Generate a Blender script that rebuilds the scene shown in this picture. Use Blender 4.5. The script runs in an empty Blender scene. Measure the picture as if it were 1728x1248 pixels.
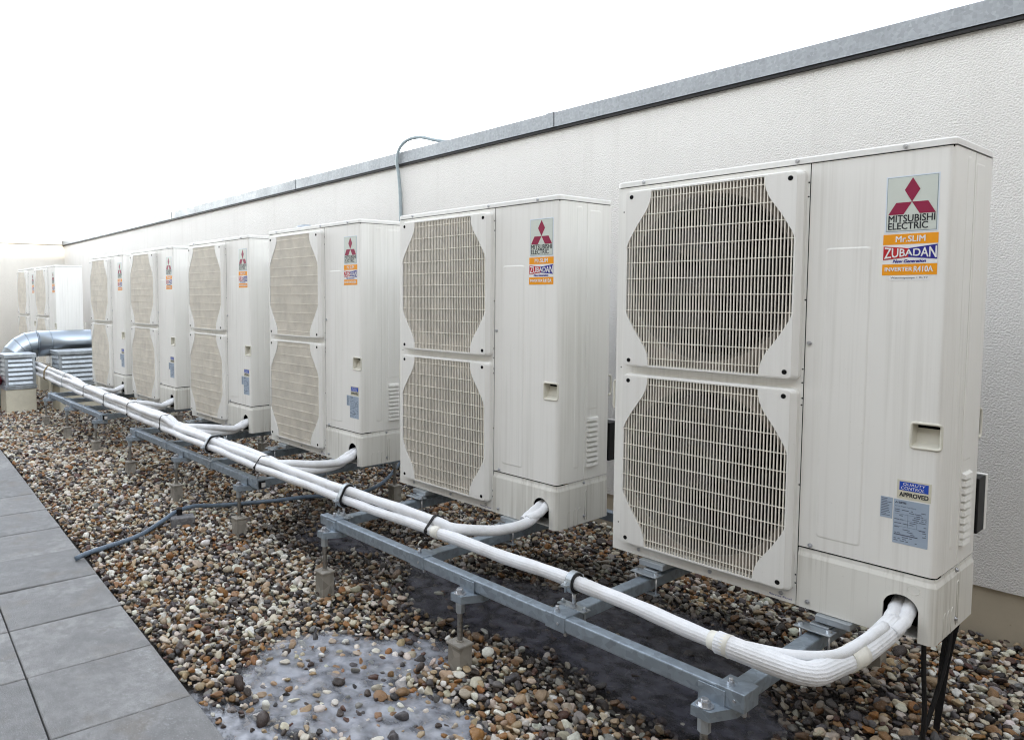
import bpy, bmesh, math, random
import numpy as np
from mathutils import Vector, Matrix

random.seed(7)
rng = np.random.default_rng(11)
SC = bpy.context.scene
COL = SC.collection
B = 0.365            # height of the units' underside above the gravel; lengths below are measured from that underside

# ------------------------------------------------------------------ camera
cam = bpy.data.cameras.new('camera')
cam.sensor_fit = 'HORIZONTAL'; cam.sensor_width = 36.0
cam.lens = 1224.16 / 1728 * 36
cam.shift_x = 0.14282; cam.shift_y = -0.02811
cam.clip_start = 0.05; cam.clip_end = 400
co = bpy.data.objects.new('camera', cam); COL.objects.link(co)
r_ = Vector((0.60496359, 0.7962437, -0.00387555))
u_ = Vector((-0.04888929, 0.04200187, 0.99792068))
f_ = Vector((-0.79475084, 0.6035162, -0.06433739))
M = Matrix((r_, u_, -f_)).transposed().to_4x4()
M.translation = Vector((0.5696, -2.27984, 0.92146 + B))
co.matrix_world = M
SC.camera = co

# ------------------------------------------------------------------ sky and sun
SUN_TRAVEL = Vector((-1.0, 0.12, -0.25)).normalized()
sun_to = -SUN_TRAVEL
SUN_EL = math.asin(sun_to.z)
SUN_AZ = math.atan2(sun_to.x, sun_to.y)
w = bpy.data.worlds.new('World'); SC.world = w; w.use_nodes = True
nt = w.node_tree; nt.nodes.clear()
sky = nt.nodes.new('ShaderNodeTexSky'); sky.sky_type = 'NISHITA'; sky.sun_disc = False
sky.sun_elevation = SUN_EL; sky.sun_rotation = SUN_AZ
sky.air_density = 1.0; sky.dust_density = .1; sky.ozone_density = 1.0; sky.altitude = 200
bw = nt.nodes.new('ShaderNodeRGBToBW')
mx = nt.nodes.new('ShaderNodeMix'); mx.data_type = 'RGBA'; mx.inputs[0].default_value = 0.84   # thin high cloud: the sky is near white
bg = nt.nodes.new('ShaderNodeBackground'); bg.inputs['Strength'].default_value = 0.15
wo = nt.nodes.new('ShaderNodeOutputWorld')
nt.links.new(sky.outputs[0], bw.inputs[0]); nt.links.new(sky.outputs[0], mx.inputs[6]); nt.links.new(bw.outputs[0], mx.inputs[7])
nt.links.new(mx.outputs[2], bg.inputs['Color']); nt.links.new(bg.outputs[0], wo.inputs[0])
sl = bpy.data.lights.new('sun', 'SUN'); sl.energy = 0.6; sl.angle = math.radians(0.55); sl.color = (1.0, 0.86, 0.66)
so = bpy.data.objects.new('sun', sl); COL.objects.link(so)
so.rotation_euler = SUN_TRAVEL.to_track_quat('-Z', 'Y').to_euler()
so.location = (20, -8, 14)
SC.view_settings.view_transform = 'Standard'; SC.view_settings.look = 'None'
SC.view_settings.gamma = 1.0; SC.view_settings.use_curve_mapping = False
SC.view_settings.exposure = 3.5
SC.cycles.filter_width = 1.1

# ------------------------------------------------------------------ material helpers
class Mat:
    def __init__(s, name, col=(.5, .5, .5), rough=.5, metal=0., spec=.5):
        s.m = bpy.data.materials.new(name); s.m.use_nodes = True
        s.n = s.m.node_tree.nodes; s.l = s.m.node_tree.links
        s.b = s.n['Principled BSDF']
        s.b.inputs['Base Color'].default_value = (*col, 1); s.b.inputs['Roughness'].default_value = rough
        s.b.inputs['Metallic'].default_value = metal; s.b.inputs['Specular IOR Level'].default_value = spec
        s._tc = None
    def coord(s, scale=(1, 1, 1), kind='Object', loc=(0, 0, 0)):
        if s._tc is None: s._tc = s.n.new('ShaderNodeTexCoord')
        mp = s.n.new('ShaderNodeMapping'); mp.inputs['Scale'].default_value = scale; mp.inputs['Location'].default_value = loc
        s.l.new(s._tc.outputs[kind], mp.inputs[0]); return mp.outputs[0]
    def noise(s, scale, detail=3., rough=.55, vec=None, stretch=(1, 1, 1), kind='Object', dist=0.):
        t = s.n.new('ShaderNodeTexNoise'); t.inputs['Scale'].default_value = scale; t.inputs['Detail'].default_value = detail
        t.inputs['Roughness'].default_value = rough; t.inputs['Distortion'].default_value = dist
        s.l.new(vec if vec is not None else s.coord(stretch, kind), t.inputs['Vector']); return t.outputs[0]
    def voro(s, scale, stretch=(1, 1, 1), feature='F1', out=0):
        t = s.n.new('ShaderNodeTexVoronoi'); t.feature = feature; t.inputs['Scale'].default_value = scale
        s.l.new(s.coord(stretch), t.inputs['Vector']); return t.outputs[out]
    def ramp(s, fac, stops):
        r = s.n.new('ShaderNodeValToRGB'); s.l.new(fac, r.inputs[0])
        e = r.color_ramp.elements
        while len(e) < len(stops): e.new(.5)
        for i, (p, c) in enumerate(stops):
            e[i].position = p; e[i].color = (*c, 1) if not isinstance(c, (int, float)) else (c, c, c, 1)
        return r.outputs[0]
    def mix(s, fac, a, b, mode='MIX'):
        m = s.n.new('ShaderNodeMix'); m.data_type = 'RGBA'; m.blend_type = mode
        for sock, v in ((m.inputs[0], fac), (m.inputs[6], a), (m.inputs[7], b)):
            if isinstance(v, (int, float)): sock.default_value = v
            elif isinstance(v, tuple): sock.default_value = (*v, 1)
            else: s.l.new(v, sock)
        return m.outputs[2]
    def math(s, op, a, b=0.):
        m = s.n.new('ShaderNodeMath'); m.operation = op
        for sock, v in ((m.inputs[0], a), (m.inputs[1], b)):
            if isinstance(v, (int, float)): sock.default_value = v
            else: s.l.new(v, sock)
        return m.outputs[0]
    def rnd(s):
        o = s.n.new('ShaderNodeObjectInfo'); return o.outputs['Random']
    def set(s, sock, v): s.l.new(v, s.b.inputs[sock]); return s
    def bump(s, h, strength=.3, dist=.01):
        bnode = s.n.new('ShaderNodeBump'); bnode.inputs['Strength'].default_value = strength; bnode.inputs['Distance'].default_value = dist
        s.l.new(h, bnode.inputs['Height']); s.l.new(bnode.outputs[0], s.b.inputs['Normal']); return s

MT = {}
def enamel(name, col, streak=.5, dirt=(.42, .40, .34), rough=.38):
    m = Mat(name, col, rough)
    def rv(st):
        vm = m.n.new('ShaderNodeVectorMath'); vm.operation = 'ADD'; cb = m.n.new('ShaderNodeCombineXYZ')
        rr = m.math('MULTIPLY', m.rnd(), 83.); m.l.new(rr, cb.inputs[0]); m.l.new(rr, cb.inputs[2]); m.l.new(m.coord(st), vm.inputs[0]); m.l.new(cb.outputs[0], vm.inputs[1]); return vm.outputs[0]
    n1 = m.noise(1., 4, .6, vec=rv((75, 75, .9)))
    n2 = m.noise(1., 3, .6, vec=rv((7, 7, 1.4)))
    f = m.ramp(m.math('MULTIPLY', n1, n2), [(.24, 0.), (.50, streak)])
    c = m.mix(f, col, dirt)
    sp = m.ramp(m.noise(180, 2), [(.70, 0.), (.78, .25)])
    c = m.mix(sp, c, (.35, .33, .28))
    m.set('Base Color', c)
    m.set('Roughness', m.ramp(n2, [(.3, rough - .06), (.7, rough + .14)]))
    m.bump(m.noise(3.5, 2), .05, .02)
    MT[name] = m.m
enamel('casing_enamel', (.81, .80, .755), .34)
enamel('lid_enamel', (.77, .765, .73), .2)
enamel('guard_plastic', (.775, .765, .725), .22, rough=.42)
enamel('cover_enamel', (.74, .73, .675), .75, dirt=(.30, .27, .21))
def simple(name, col, rough=.5, metal=0., spec=.5, var=.12, scale=40, bump=0.):
    m = Mat(name, col, rough, metal, spec)
    n = m.noise(scale, 4, .6)
    dk = tuple(c * (1 - var) for c in col); lt = tuple(min(1, c * (1 + var)) for c in col)
    m.set('Base Color', m.ramp(n, [(.3, dk), (.7, lt)]))
    if bump: m.bump(n, bump, .004)
    MT[name] = m.m; return m
simple('grille_plastic', (.86, .81, .71), .5, var=.10, scale=14)
simple('handle_plastic', (.66, .64, .55), .45, var=.06)
simple('interior_black', (.006, .006, .006), .9, spec=.2)
simple('fin_black', (.02, .019, .018), .6)
simple('fan_plastic', (.006, .006, .006), .6, spec=.3)
simple('bell_mouth', (.05, .045, .038), .5)
simple('shaded_dirty_shroud', (.22, .195, .165), .6, var=.35, scale=7)  # dark brown holds dirt plus the shade behind the fan guard
simple('seam_black', (.006, .006, .006), .9, spec=.2)
simple('black_plastic', (.006, .006, .007), .5, spec=.3)
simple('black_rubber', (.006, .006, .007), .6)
simple('screw_steel', (.55, .56, .58), .3, .9, var=.2, scale=200)
simple('insulation_tape', (.76, .745, .67), .5, var=.05, scale=60, bump=.1)
simple('cream_block', (.62, .585, .47), .75, var=.10, scale=9, bump=.15)
simple('hose_grey', (.13, .175, .23), .42, var=.2, scale=30)
simple('cable_grey', (.30, .355, .37), .4, var=.1)
simple('red_paint', (.17, .02, .025), .4)
simple('green_plastic', (.02, .25, .08), .4)
simple('brown_strap', (.20, .14, .05), .6)
simple('block_concrete', (.16, .16, .165), .9, var=.4, scale=60, bump=.5)
simple('stk_white', (.80, .80, .79), .35, var=.02)
simple('stk_logo', (.60, .64, .58), .35, var=.02)
simple('stk_logo_edge', (.22, .29, .33), .35, var=.02)
simple('stk_logo_margin', (.72, .77, .82), .35, var=.02)
simple('stk_crimson', (.27, .006, .050), .4, var=.04)
simple('stk_ink', (.012, .014, .02), .45, var=.02)
simple('stk_orange', (.86, .33, .004), .35, var=.03)
simple('stk_red', (.48, .010, .018), .35, var=.03)
simple('stk_blue', (.018, .016, .24), .35, var=.03)
simple('stk_qc_blue', (.012, .065, .42), .35, var=.03)
simple('stk_cream', (.62, .59, .47), .4, var=.02)
simple('stk_plate', (.38, .46, .56), .35, .2, var=.03)
simple('stk_greytext', (.09, .10, .14), .5, var=.02)

m = Mat('insulation_white', (.78, .80, .82), .55)
n = m.noise(25, 4, .6); f = m.ramp(m.noise(7, 4, .65), [(.45, 0.), (.75, .45)])
m.set('Base Color', m.mix(f, m.ramp(n, [(.3, (.74, .76, .78)), (.7, (.82, .83, .85))]), (.52, .50, .46)))
m.bump(m.math('ADD', m.noise(260, 2), m.math('MULTIPLY', m.noise(32, 3), 2.)), .35, .003); MT['insulation_white'] = m.m

def galv(name, col, rough, metal, sp=.22, scale=55, bmp=.06):
    m = Mat(name, col, rough, metal)
    v = m.voro(scale, out=1); n = m.noise(7, 4, .6)
    g = m.n.new('ShaderNodeRGBToBW'); m.l.new(v, g.inputs[0])
    c = m.mix(g.outputs[0], tuple(x * (1 - sp) for x in col), tuple(min(1, x * (1 + sp)) for x in col))
    st = m.ramp(m.noise(1, 4, .6, stretch=(40, 40, 3)), [(.5, 0.), (.8, .4 if bmp else .03)])
    c = m.mix(st, c, tuple(x * .62 for x in col))
    m.set('Base Color', c); m.set('Roughness', m.ramp(n, [(.3, rough - .08), (.7, rough + .12)]))
    
    if bmp: m.bump(m.noise(90, 3), bmp, .003)
    MT[name] = m.m
galv('galvanised_steel', (.31, .365, .42), .46, .62)
simple('galvanised_duct', (.36, .41, .46), .30, .95, var=.03, scale=3)
galv('galvanised_sheet', (.44, .48, .51), .42, .7, .15, 25)
galv('coping_zinc', (.285, .30, .31), .5, .35, .16, 90)
galv('rod_steel', (.30, .29, .27), .4, .8, .3, 120)

m = Mat('stucco', (.69, .665, .62), .9)
a = m.noise(150, 3, .55); b_ = m.noise(420, 2); big = m.noise(.9, 4, .6)
dirt = m.ramp(m.noise(1, 4, .6, stretch=(14, 14, .7)), [(.52, 0.), (.85, .22)])
m.set('Base Color', m.mix(dirt, m.ramp(big, [(.3, (.75, .728, .685)), (.7, (.80, .778, .735))]), (.50, .47, .42)))
h = m.math('ADD', m.ramp(a, [(.35, 0.), (.68, 1.)]), m.math('MULTIPLY', b_, .35))
m.bump(h, .55, .006); MT['stucco'] = m.m
m2 = m.m.copy(); m2.name = 'stucco_cream_dimmed'; MT['stucco_cream_dimmed'] = m2  # cream copy, darkened to offset the strong skylight on the end wall
for nd in m2.node_tree.nodes:
    if nd.type == 'VALTORGB' and abs(nd.color_ramp.elements[0].color[0] - .75) < .01:
        nd.color_ramp.elements[0].color = (.60, .575, .52, 1); nd.color_ramp.elements[1].color = (.65, .62, .56, 1)
simple('building_render', (.32, .29, .255), .85, var=.1, scale=3)
m = Mat('plinth_render', (.50, .435, .33), .85)
m.set('Base Color', m.mix(m.ramp(m.noise(60, 3), [(.70, 0.), (.74, .5)]), m.ramp(m.noise(4, 5, .6), [(.3, (.46, .40, .30)), (.7, (.55, .48, .365))]), (.30, .22, .14)))
m.bump(m.noise(50, 4), .15, .004); MT['plinth_render'] = m.m

m = Mat('slab_concrete', (.25, .26, .27), .85)
rn = m.rnd()
vec = m.coord((1, 1, 1), 'Object')
va = m.n.new('ShaderNodeVectorMath'); va.operation = 'ADD'; cb = m.n.new('ShaderNodeCombineXYZ')
m.l.new(m.math('MULTIPLY', rn, 37.), cb.inputs[0]); m.l.new(m.math('MULTIPLY', rn, 91.), cb.inputs[1])
m.l.new(vec, va.inputs[0]); m.l.new(cb.outputs[0], va.inputs[1]); V = va.outputs[0]
fine = m.noise(260, 3, .7, vec=V); mid = m.noise(22, 5, .65, vec=V); lo = m.noise(3.2, 4, .6, vec=V, dist=.6)
base = m.ramp(rn, [(0., (.27, .273, .276)), (.5, (.315, .317, .318)), (1., (.36, .36, .358))])
c = m.mix(m.ramp(lo, [(.40, 0.), (.62, .85)]), base, (.165, .165, .165))
c = m.mix(m.ramp(mid, [(.40, .5), (.60, 0.)]), c, (.16, .16, .16))
c = m.mix(m.ramp(m.math('MULTIPLY', m.noise(60, 4, .7, vec=V), m.noise(4.5, 3, .5, vec=V)), [(.33, 0.), (.42, .35)]), c, (.52, .54, .56))
c = m.mix(m.ramp(m.noise(6, 3, .5, vec=V), [(.55, 0.), (.75, .55)]), c, (.215, .185, .15))
c = m.mix(m.ramp(fine, [(.50, 0.), (.66, .65)]), c, (.13, .133, .137))
c = m.mix(m.ramp(m.noise(190, 2, vec=V), [(.62, 0.), (.68, .5)]), c, (.50, .51, .52))
m.set('Base Color', c); m.set('Roughness', m.ramp(lo, [(.4, .85), (.7, .55)]))
m.bump(m.math('ADD', fine, m.math('MULTIPLY', mid, .9)), .6, .004); MT['slab_concrete'] = m.m

m = Mat('ground_mat', (.055, .048, .042), .9)
m.set('Base Color', m.ramp(m.noise(45, 5, .7), [(.3, (.015, .013, .012)), (.7, (.05, .042, .036))]))
m.bump(m.noise(60, 4), .6, .02); MT['ground_mat'] = m.m

m = Mat('pebble', (.4, .36, .3), .55)
at = m.n.new('ShaderNodeAttribute'); at.attribute_type = 'INSTANCER'; at.attribute_name = 'col'
n = m.noise(1.6, 4, .65); n2 = m.noise(5, 3, .6)
c = m.mix(m.ramp(n, [(.35, .55), (.65, 0.)]), at.outputs['Color'], m.mix(.5, at.outputs['Color'], (.10, .07, .05)))
c = m.mix(m.ramp(n2, [(.58, 0.), (.75, .35)]), c, (.62, .58, .52))
m.set('Base Color', c); m.set('Roughness', m.ramp(n2, [(.3, .38), (.7, .68)])); m.bump(n2, .25, .02); MT['pebble'] = m.m

def ice(name, col, alpha, rough):
    m = Mat(name, col, rough, spec=.5)
    n = m.noise(15, 4, .5, dist=.3); n2 = m.noise(40, 3, .55)
    m.set('Base Color', m.mix(m.ramp(n, [(.36, 0.), (.66, 1.)]), tuple(x * .62 for x in col), tuple(min(1, x * 1.2) for x in col)))
    dp = m.n.new('ShaderNodeAttribute'); dp.attribute_name = 'depth'
    edge = m.ramp(m.math('ADD', dp.outputs['Fac'], m.math('MULTIPLY', m.math('SUBTRACT', n2, .5), .9)), [(.22, 0.), (.80, 1.)])
    m.set('Alpha', m.math('MULTIPLY', m.ramp(n, [(.32, alpha[0]), (.62, alpha[1])]), edge))
    m.set('Roughness', m.ramp(n2, [(.3, rough - .1), (.7, rough + .15)]))
    m.bump(m.math('ADD', n, m.math('MULTIPLY', n2, .3)), .22, .012); MT[name] = m.m
ice('ice_pale', (.40, .42, .47), (.46, .76), .16)
ice('ice_dark', (.045, .045, .058), (.45, .90), .30)

# ------------------------------------------------------------------ mesh helpers
class MB:
    def __init__(s): s.v = []; s.f = []; s.sm = []
    def add(s, verts, faces, smooth=False):
        o = len(s.v); s.v += [tuple(map(float, p)) for p in verts]
        s.f += [tuple(i + o for i in f) for f in faces]; s.sm += [smooth] * len(faces); return s
    def box(s, x0, x1, y0, y1, z0, z1, bev=0., seg=2):
        if bev <= 0:
            v = [(x, y, z) for x in (x0, x1) for y in (y0, y1) for z in (z0, z1)]
            return s.add(v, [(0, 1, 3, 2), (4, 6, 7, 5), (0, 4, 5, 1), (2, 3, 7, 6), (0, 2, 6, 4), (1, 5, 7, 3)])
        bm = bmesh.new(); bmesh.ops.create_cube(bm, size=1.)
        for q in bm.verts: q.co = ((x0 + x1) / 2 + q.co.x * (x1 - x0), (y0 + y1) / 2 + q.co.y * (y1 - y0), (z0 + z1) / 2 + q.co.z * (z1 - z0))
        bmesh.ops.bevel(bm, geom=bm.edges[:], offset=bev, segments=seg, affect='EDGES', profile=.5)
        s.bm(bm); return s
    def bm(s, bm, smooth=False):
        bm.verts.index_update()
        s.add([q.co[:] for q in bm.verts], [[q.index for q in f.verts] for f in bm.faces], smooth); bm.free(); return s
    def obox(s, c, ax, ay, hx, hy, z0, z1, bev=.003):   # box on oriented axes in the plan
        t = MB(); t.box(-hx, hx, -hy, hy, z0, z1, bev)
        s.add([(c[0] + ax[0] * p[0] + ay[0] * p[1], c[1] + ax[1] * p[0] + ay[1] * p[1], p[2]) for p in t.v], t.f); return s
    def tube(s, pts, r, n=12, caps=True, closed=False, ridge=0., smooth=True):
        P = [Vector(p) for p in pts]; N = len(P); R = r if hasattr(r, '__len__') else [r] * N
        T = []
        for i in range(N):
            a = P[(i - 1) % N] if (i or closed) else P[0]; c = P[(i + 1) % N] if (i < N - 1 or closed) else P[-1]
            T.append((c - a).normalized())
        ref = Vector((0, 0, 1)) if abs(T[0].z) < .9 else Vector((0, 1, 0))
        nrm = (ref - T[0] * ref.dot(T[0])).normalized(); V = []
        for i in range(N):
            nrm = (nrm - T[i] * nrm.dot(T[i])).normalized(); bi = T[i].cross(nrm)
            for k in range(n):
                a = 2 * math.pi * k / n; rr = R[i] + (ridge if k % 3 == 0 else 0)
                V.append(P[i] + (nrm * math.cos(a) + bi * math.sin(a)) * rr)
        F = []
        for i in range(N if closed else N - 1):
            j = (i + 1) % N
            for k in range(n): F.append((i * n + k, i * n + (k + 1) % n, j * n + (k + 1) % n, j * n + k))
        o = len(s.v); s.add(V, F, smooth)
        if caps and not closed:
            s.f += [tuple(o + k for k in range(n))[::-1], tuple(o + (N - 1) * n + k for k in range(n))]; s.sm += [False, False]
        return s
    def cyl(s, p0, p1, r, n=16, r1=None, smooth=True): return s.tube([p0, p1], [r, r if r1 is None else r1], n, True, False, 0., smooth)
    def prism(s, poly, y0, y1, axis='y'):   # polygon in (x,z), extruded along y (or polygon in (x,y), along z)
        n = len(poly)
        if axis == 'y': V = [(p[0], y0, p[1]) for p in poly] + [(p[0], y1, p[1]) for p in poly]
        else: V = [(p[0], p[1], y0) for p in poly] + [(p[0], p[1], y1) for p in poly]
        F = [tuple(range(n)), tuple(range(2 * n - 1, n - 1, -1))] + [(i, i + n, (i + 1) % n + n, (i + 1) % n) for i in range(n)]
        return s.add(V, F)
    def build(s, name, mat, parent=None, origin=(0, 0, 0)):
        me = bpy.data.meshes.new(name)
        ox, oy, oz = origin
        me.from_pydata([(x - ox, y - oy, z - oz) for x, y, z in s.v], [], s.f)
        me.polygons.foreach_set('use_smooth', s.sm)
        bm = bmesh.new(); bm.from_mesh(me); bmesh.ops.recalc_face_normals(bm, faces=bm.faces[:]); bm.to_mesh(me); bm.free()
        me.materials.append(MT[mat]); me.update()
        o = bpy.data.objects.new(name, me); COL.objects.link(o)
        if parent is not None: o.parent = parent
        else: o.location = (ox, oy, oz + B)
        return o

def tag(o, label=None, cat=None, group=None, kind=None):
    for k, v in (('label', label), ('category', cat), ('group', group), ('kind', kind)):
        if v: o[k] = v
    return o
def thing(name, label, cat, loc, group=None):
    o = bpy.data.objects.new(name, None); COL.objects.link(o); o.empty_display_size = .1
    o.location = (loc[0], loc[1], loc[2] + B); return tag(o, label, cat, group)
def copy_tree(o, parent=None):
    c = o.copy(); COL.objects.link(c)
    if parent is not None: c.parent = parent
    for ch in list(o.children): copy_tree(ch, c)
    return c
def smooth_path(ctrl, step=.03):
    P = [np.array(p, float) for p in ctrl]; P = [2 * P[0] - P[1]] + P + [2 * P[-1] - P[-2]]; out = []
    for i in range(1, len(P) - 2):
        p0, p1, p2, p3 = P[i - 1:i + 3]; n = max(2, int(np.linalg.norm(p2 - p1) / step))
        for k in range(n):
            t = k / n
            out.append(.5 * ((2 * p1) + (-p0 + p2) * t + (2 * p0 - 5 * p1 + 4 * p2 - p3) * t * t + (-p0 + 3 * p1 - 3 * p2 + p3) * t ** 3))
    out.append(P[-2]); return out
def text_geo(s, offset=0., shear=0., spacing=1., res=3):
    cu = bpy.data.curves.new('t', 'FONT'); cu.body = s; cu.offset = offset; cu.shear = shear; cu.resolution_u = res; cu.space_character = spacing
    o = bpy.data.objects.new('t', cu); COL.objects.link(o)
    dg = bpy.context.evaluated_depsgraph_get(); me = o.evaluated_get(dg).to_mesh()
    V = np.array([v.co[:2] for v in me.vertices]); F = [tuple(p.vertices) for p in me.polygons]
    o.evaluated_get(dg).to_mesh_clear(); bpy.data.objects.remove(o); bpy.data.curves.remove(cu)
    V = (V - V.min(0)) / (V.max(0) - V.min(0)); return V, F
def put_text(mb, s, x0, x1, z0, z1, y, warp=None, bold=0., offset=0., **kw):
    bold = bold or (1. if offset else 0.)
    V, F = text_geo(s, **kw)
    pts = []
    for a, b in V:
        x = x0 + (x1 - x0) * a
        if warp: lo, hi = warp(a); z = lo + (hi - lo) * b
        else: z = z0 + (z1 - z0) * b
        pts.append((x, y, z))
    mb.add(pts, F)
    if bold:
        for k, (ux, uz) in enumerate(((bold, 0), (0, bold), (bold, bold))): mb.add([(p[0] + ux * .0008, p[1] - .00004 * (k + 1), p[2] + uz * .0006) for p in pts], F)

# ================================================================== large structure
WY = 1.18      # face of the long wall
GZ = -B        # gravel level
def cop_z(x): return 1.897 + .0093 * x          # lower edge of the coping, falling slightly to the far end
X_END = -12.54
ground = MB().add([(-60, -60, GZ - .03), (60, -60, GZ - .03), (60, 60, GZ - .03), (-60, 60, GZ - .03)], [(0, 1, 2, 3)]).build('ground', 'ground_mat')
tag(ground, 'dark roof membrane under the gravel', kind='structure')

wall = thing('parapet_wall', 'long cream stucco wall with zinc coping behind the row of units', 'wall', (-5, WY, GZ))
wo_ = (-5, WY, GZ)
sx0, sx1 = X_END, 6.0
mb = MB()
mb.add([(sx0, WY, -.185), (sx1, WY, -.185), (sx1, WY, cop_z(sx1) + .02), (sx0, WY, cop_z(sx0) + .02),
        (sx0, WY + .35, -.185), (sx1, WY + .35, -.185), (sx1, WY + .35, cop_z(sx1) + .02), (sx0, WY + .35, cop_z(sx0) + .02)],
       [(0, 1, 2, 3), (5, 4, 7, 6), (0, 4, 5, 1), (1, 5, 6, 2), (3, 2, 6, 7), (4, 0, 3, 7)])
mb.build('stucco_face', 'stucco', wall, wo_)
MB().box(sx0, sx1, WY + .012, WY + .33, GZ - .03, -.188).build('plinth', 'plinth_render', wall, wo_)
joints = [6.0, .9, -2.15, -4.96, -5.70, -7.75, -10.45, X_END - .03]
def coping_piece(x1, x0, first):
    mb = MB()
    prof = [(WY - .032, 0.), (WY - .030, .004), (WY - .030, .080), (WY - .026, .084), (WY + .385, .098), (WY + .385, -.01), (WY + .381, -.01), (WY + .381, .094), (WY - .022, .0795), (WY - .026, .077), (WY - .026, 0.)]
    V = []
    for x in (x0, x1):
        for y, z in prof: V.append((x, y, cop_z(x) + z))
    n = len(prof)
    F = [(i, (i + 1) % n, (i + 1) % n + n, i + n) for i in range(n)] + [tuple(range(n)), tuple(range(2 * n - 1, n - 1, -1))]
    mb.add(V, F)
    if first:   # lap strip over the joint
        V = []
        for x in (x1 - .004, x1 - .055):
            for y, z in prof[:6]:
                V.append((x, y - (.003 if y < WY else 0), cop_z(x) + z + (.003 if z > .05 else -.001)))
        mb.add(V, [(i, i + 1, i + 7, i + 6) for i in range(5)])
    return mb
for i in range(len(joints) - 1):
    coping_piece(joints[i] - .0015, joints[i + 1] + .0015, i > 0 and i != 4).build('coping_panel', 'coping_zinc', wall, wo_)

MB().add([(x_, y_, cop_z(x_) + z_) for x_ in (sx0, sx1) for y_ in (WY - .0235, WY - .001) for z_ in (-.014, .06)], [(0, 1, 3, 2), (4, 6, 7, 5), (0, 4, 5, 1), (2, 3, 7, 6), (0, 2, 6, 4), (1, 5, 7, 3)]).build('shadow_gap_strip', 'black_rubber', wall, wo_)  # black strip stands in for the shadow under the coping overhang
ewall = thing('end_wall', 'cream wall closing the far end, its top edge in warm sunlight', 'wall', (X_END, -2, GZ))
eo = (X_END, -2, GZ)
ez = cop_z(X_END)
def ecz(y): return ez + .012 * (1.18 - y) * .5
mb = MB(); mb.box(X_END - .35, X_END - .002, -9, WY + .35, GZ - .03, ez + .015); mb.build('stucco_face', 'stucco_cream_dimmed', ewall, eo)
mb = MB()
for (ya, yb) in ((WY - .034, -2.0), (-2.003, -5.5), (-5.503, -9)):
    mb = MB(); mb.box(X_END - .38, X_END + .03, yb, ya, ez, ez + .08, .003); mb.build('coping_panel', 'coping_zinc', ewall, eo)

# building that keeps the roof in shade: only the top of the far corner still gets the low sun
SX = 4.5
slope = .25 / 1.0
top = 1.60 + slope * (SX - X_END) - .165
tw = thing('neighbouring_building', 'plain tall rendered building outside the picture, shading the roof', 'building', (SX + 3, -6, GZ))
MB().box(SX, SX + 6, -18, 4, GZ - .03, top, .0).build('wall', 'building_render', tw, (SX + 3, -6, GZ))
mb = MB(); mb.box(SX - .12, SX + 6.1, -18.1, 4.1, top + .002, top + .14, .01); mb.build('roof_edge', 'coping_zinc', tw, (SX + 3, -6, GZ))

ow = thing('unseen_blocker_wall', 'rendered wall across the walkway, outside the picture, added to hold back low sky light', 'wall', (-4, -3.5, GZ))
MB().box(-12.5, 4.4, -3.8, -3.5, GZ - .03, 3.3).build('wall', 'building_render', ow, (-4, -3.5, GZ))  # unseen wall, added and sized to cut the low sky light
MB().box(-12.5, 4.4, -3.85, -3.46, 3.302, 3.37, .01).build('coping', 'coping_zinc', ow, (-4, -3.5, GZ))  # coping of the added unseen wall

# ------------------------------------------------------------------ paving slabs
PU = np.array((1, -.0626)); PU = PU / np.linalg.norm(PU); PV = np.array((-PU[1] * -1, -PU[0])); PV = np.array((PU[1], -PU[0]))
PO = np.array((-1.558, -1.369)); PW, PD = .4092, .4235
pav = MB()
q = [PO + PU * a + PV * b for a, b in ((-11.2, .004), (3.6, .004), (3.6, 1.9), (-11.2, 1.9))]
pav.add([(p[0], p[1], GZ - .012) for p in q], [(0, 1, 2, 3)])
pavement = pav.build('pavement', 'ground_mat'); tag(pavement, 'grey concrete slab path beside the gravel', kind='structure')
slab_me = None
ang = math.atan2(PU[1], PU[0])
for j in range(4):
    for i in range(-27, 9):
        c = PO + PU * (i + .5) * PW + PV * (j + .5) * PD
        if slab_me is None:
            o = MB().box(-PW / 2 + .002, PW / 2 - .002, -PD / 2 + .002, PD / 2 - .002, -.04, 0, .0045, 2).build('slab', 'slab_concrete', pavement)
            slab_me = o.data
        else:
            o = bpy.data.objects.new('slab', slab_me); COL.objects.link(o); o.parent = pavement
        o.location = (c[0], c[1], GZ + .010 + random.uniform(-.002, .002))
        o.rotation_euler = (random.gauss(0, .004), random.gauss(0, .004), ang + random.gauss(0, .002))

# ------------------------------------------------------------------ gravel (instanced pebbles)
def pebble_mesh(k):
    bm = bmesh.new(); bmesh.ops.create_icosphere(bm, subdivisions=3 if k < 6 else 2, radius=1.)
    r = np.random.default_rng(100 + k)
    pl = r.normal(size=(11, 3)); pl /= np.linalg.norm(pl, axis=1)[:, None]; h = r.uniform(.50, .98, 11)
    ph = r.uniform(0, 6.28, 6); fr = r.normal(size=(3, 3)) * 1.6
    for v in bm.verts:
        d = np.array(v.co); d /= np.linalg.norm(d)
        dots = np.maximum(pl @ d, 1e-3); rr = np.r_[h / dots, 1.0]
        rad = -np.log(np.exp(-30 * rr).sum()) / 30
        rad *= 1 + .05 * math.sin(fr[0] @ d + ph[0]) + .03 * math.sin(2.3 * (fr[1] @ d) + ph[1])
        v.co = Vector(d * rad)
    me = bpy.data.meshes.new('pebble_shape'); bm.to_mesh(me); bm.free()
    me.polygons.foreach_set('use_smooth', [True] * len(me.polygons)); me.materials.append(MT['pebble']); return me
NPEB = 10
pcol = bpy.data.collections.new('pebble_shapes')
for k in range(NPEB):
    pcol.objects.link(bpy.data.objects.new('pebble_%02d' % k, pebble_mesh(k)))

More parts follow.
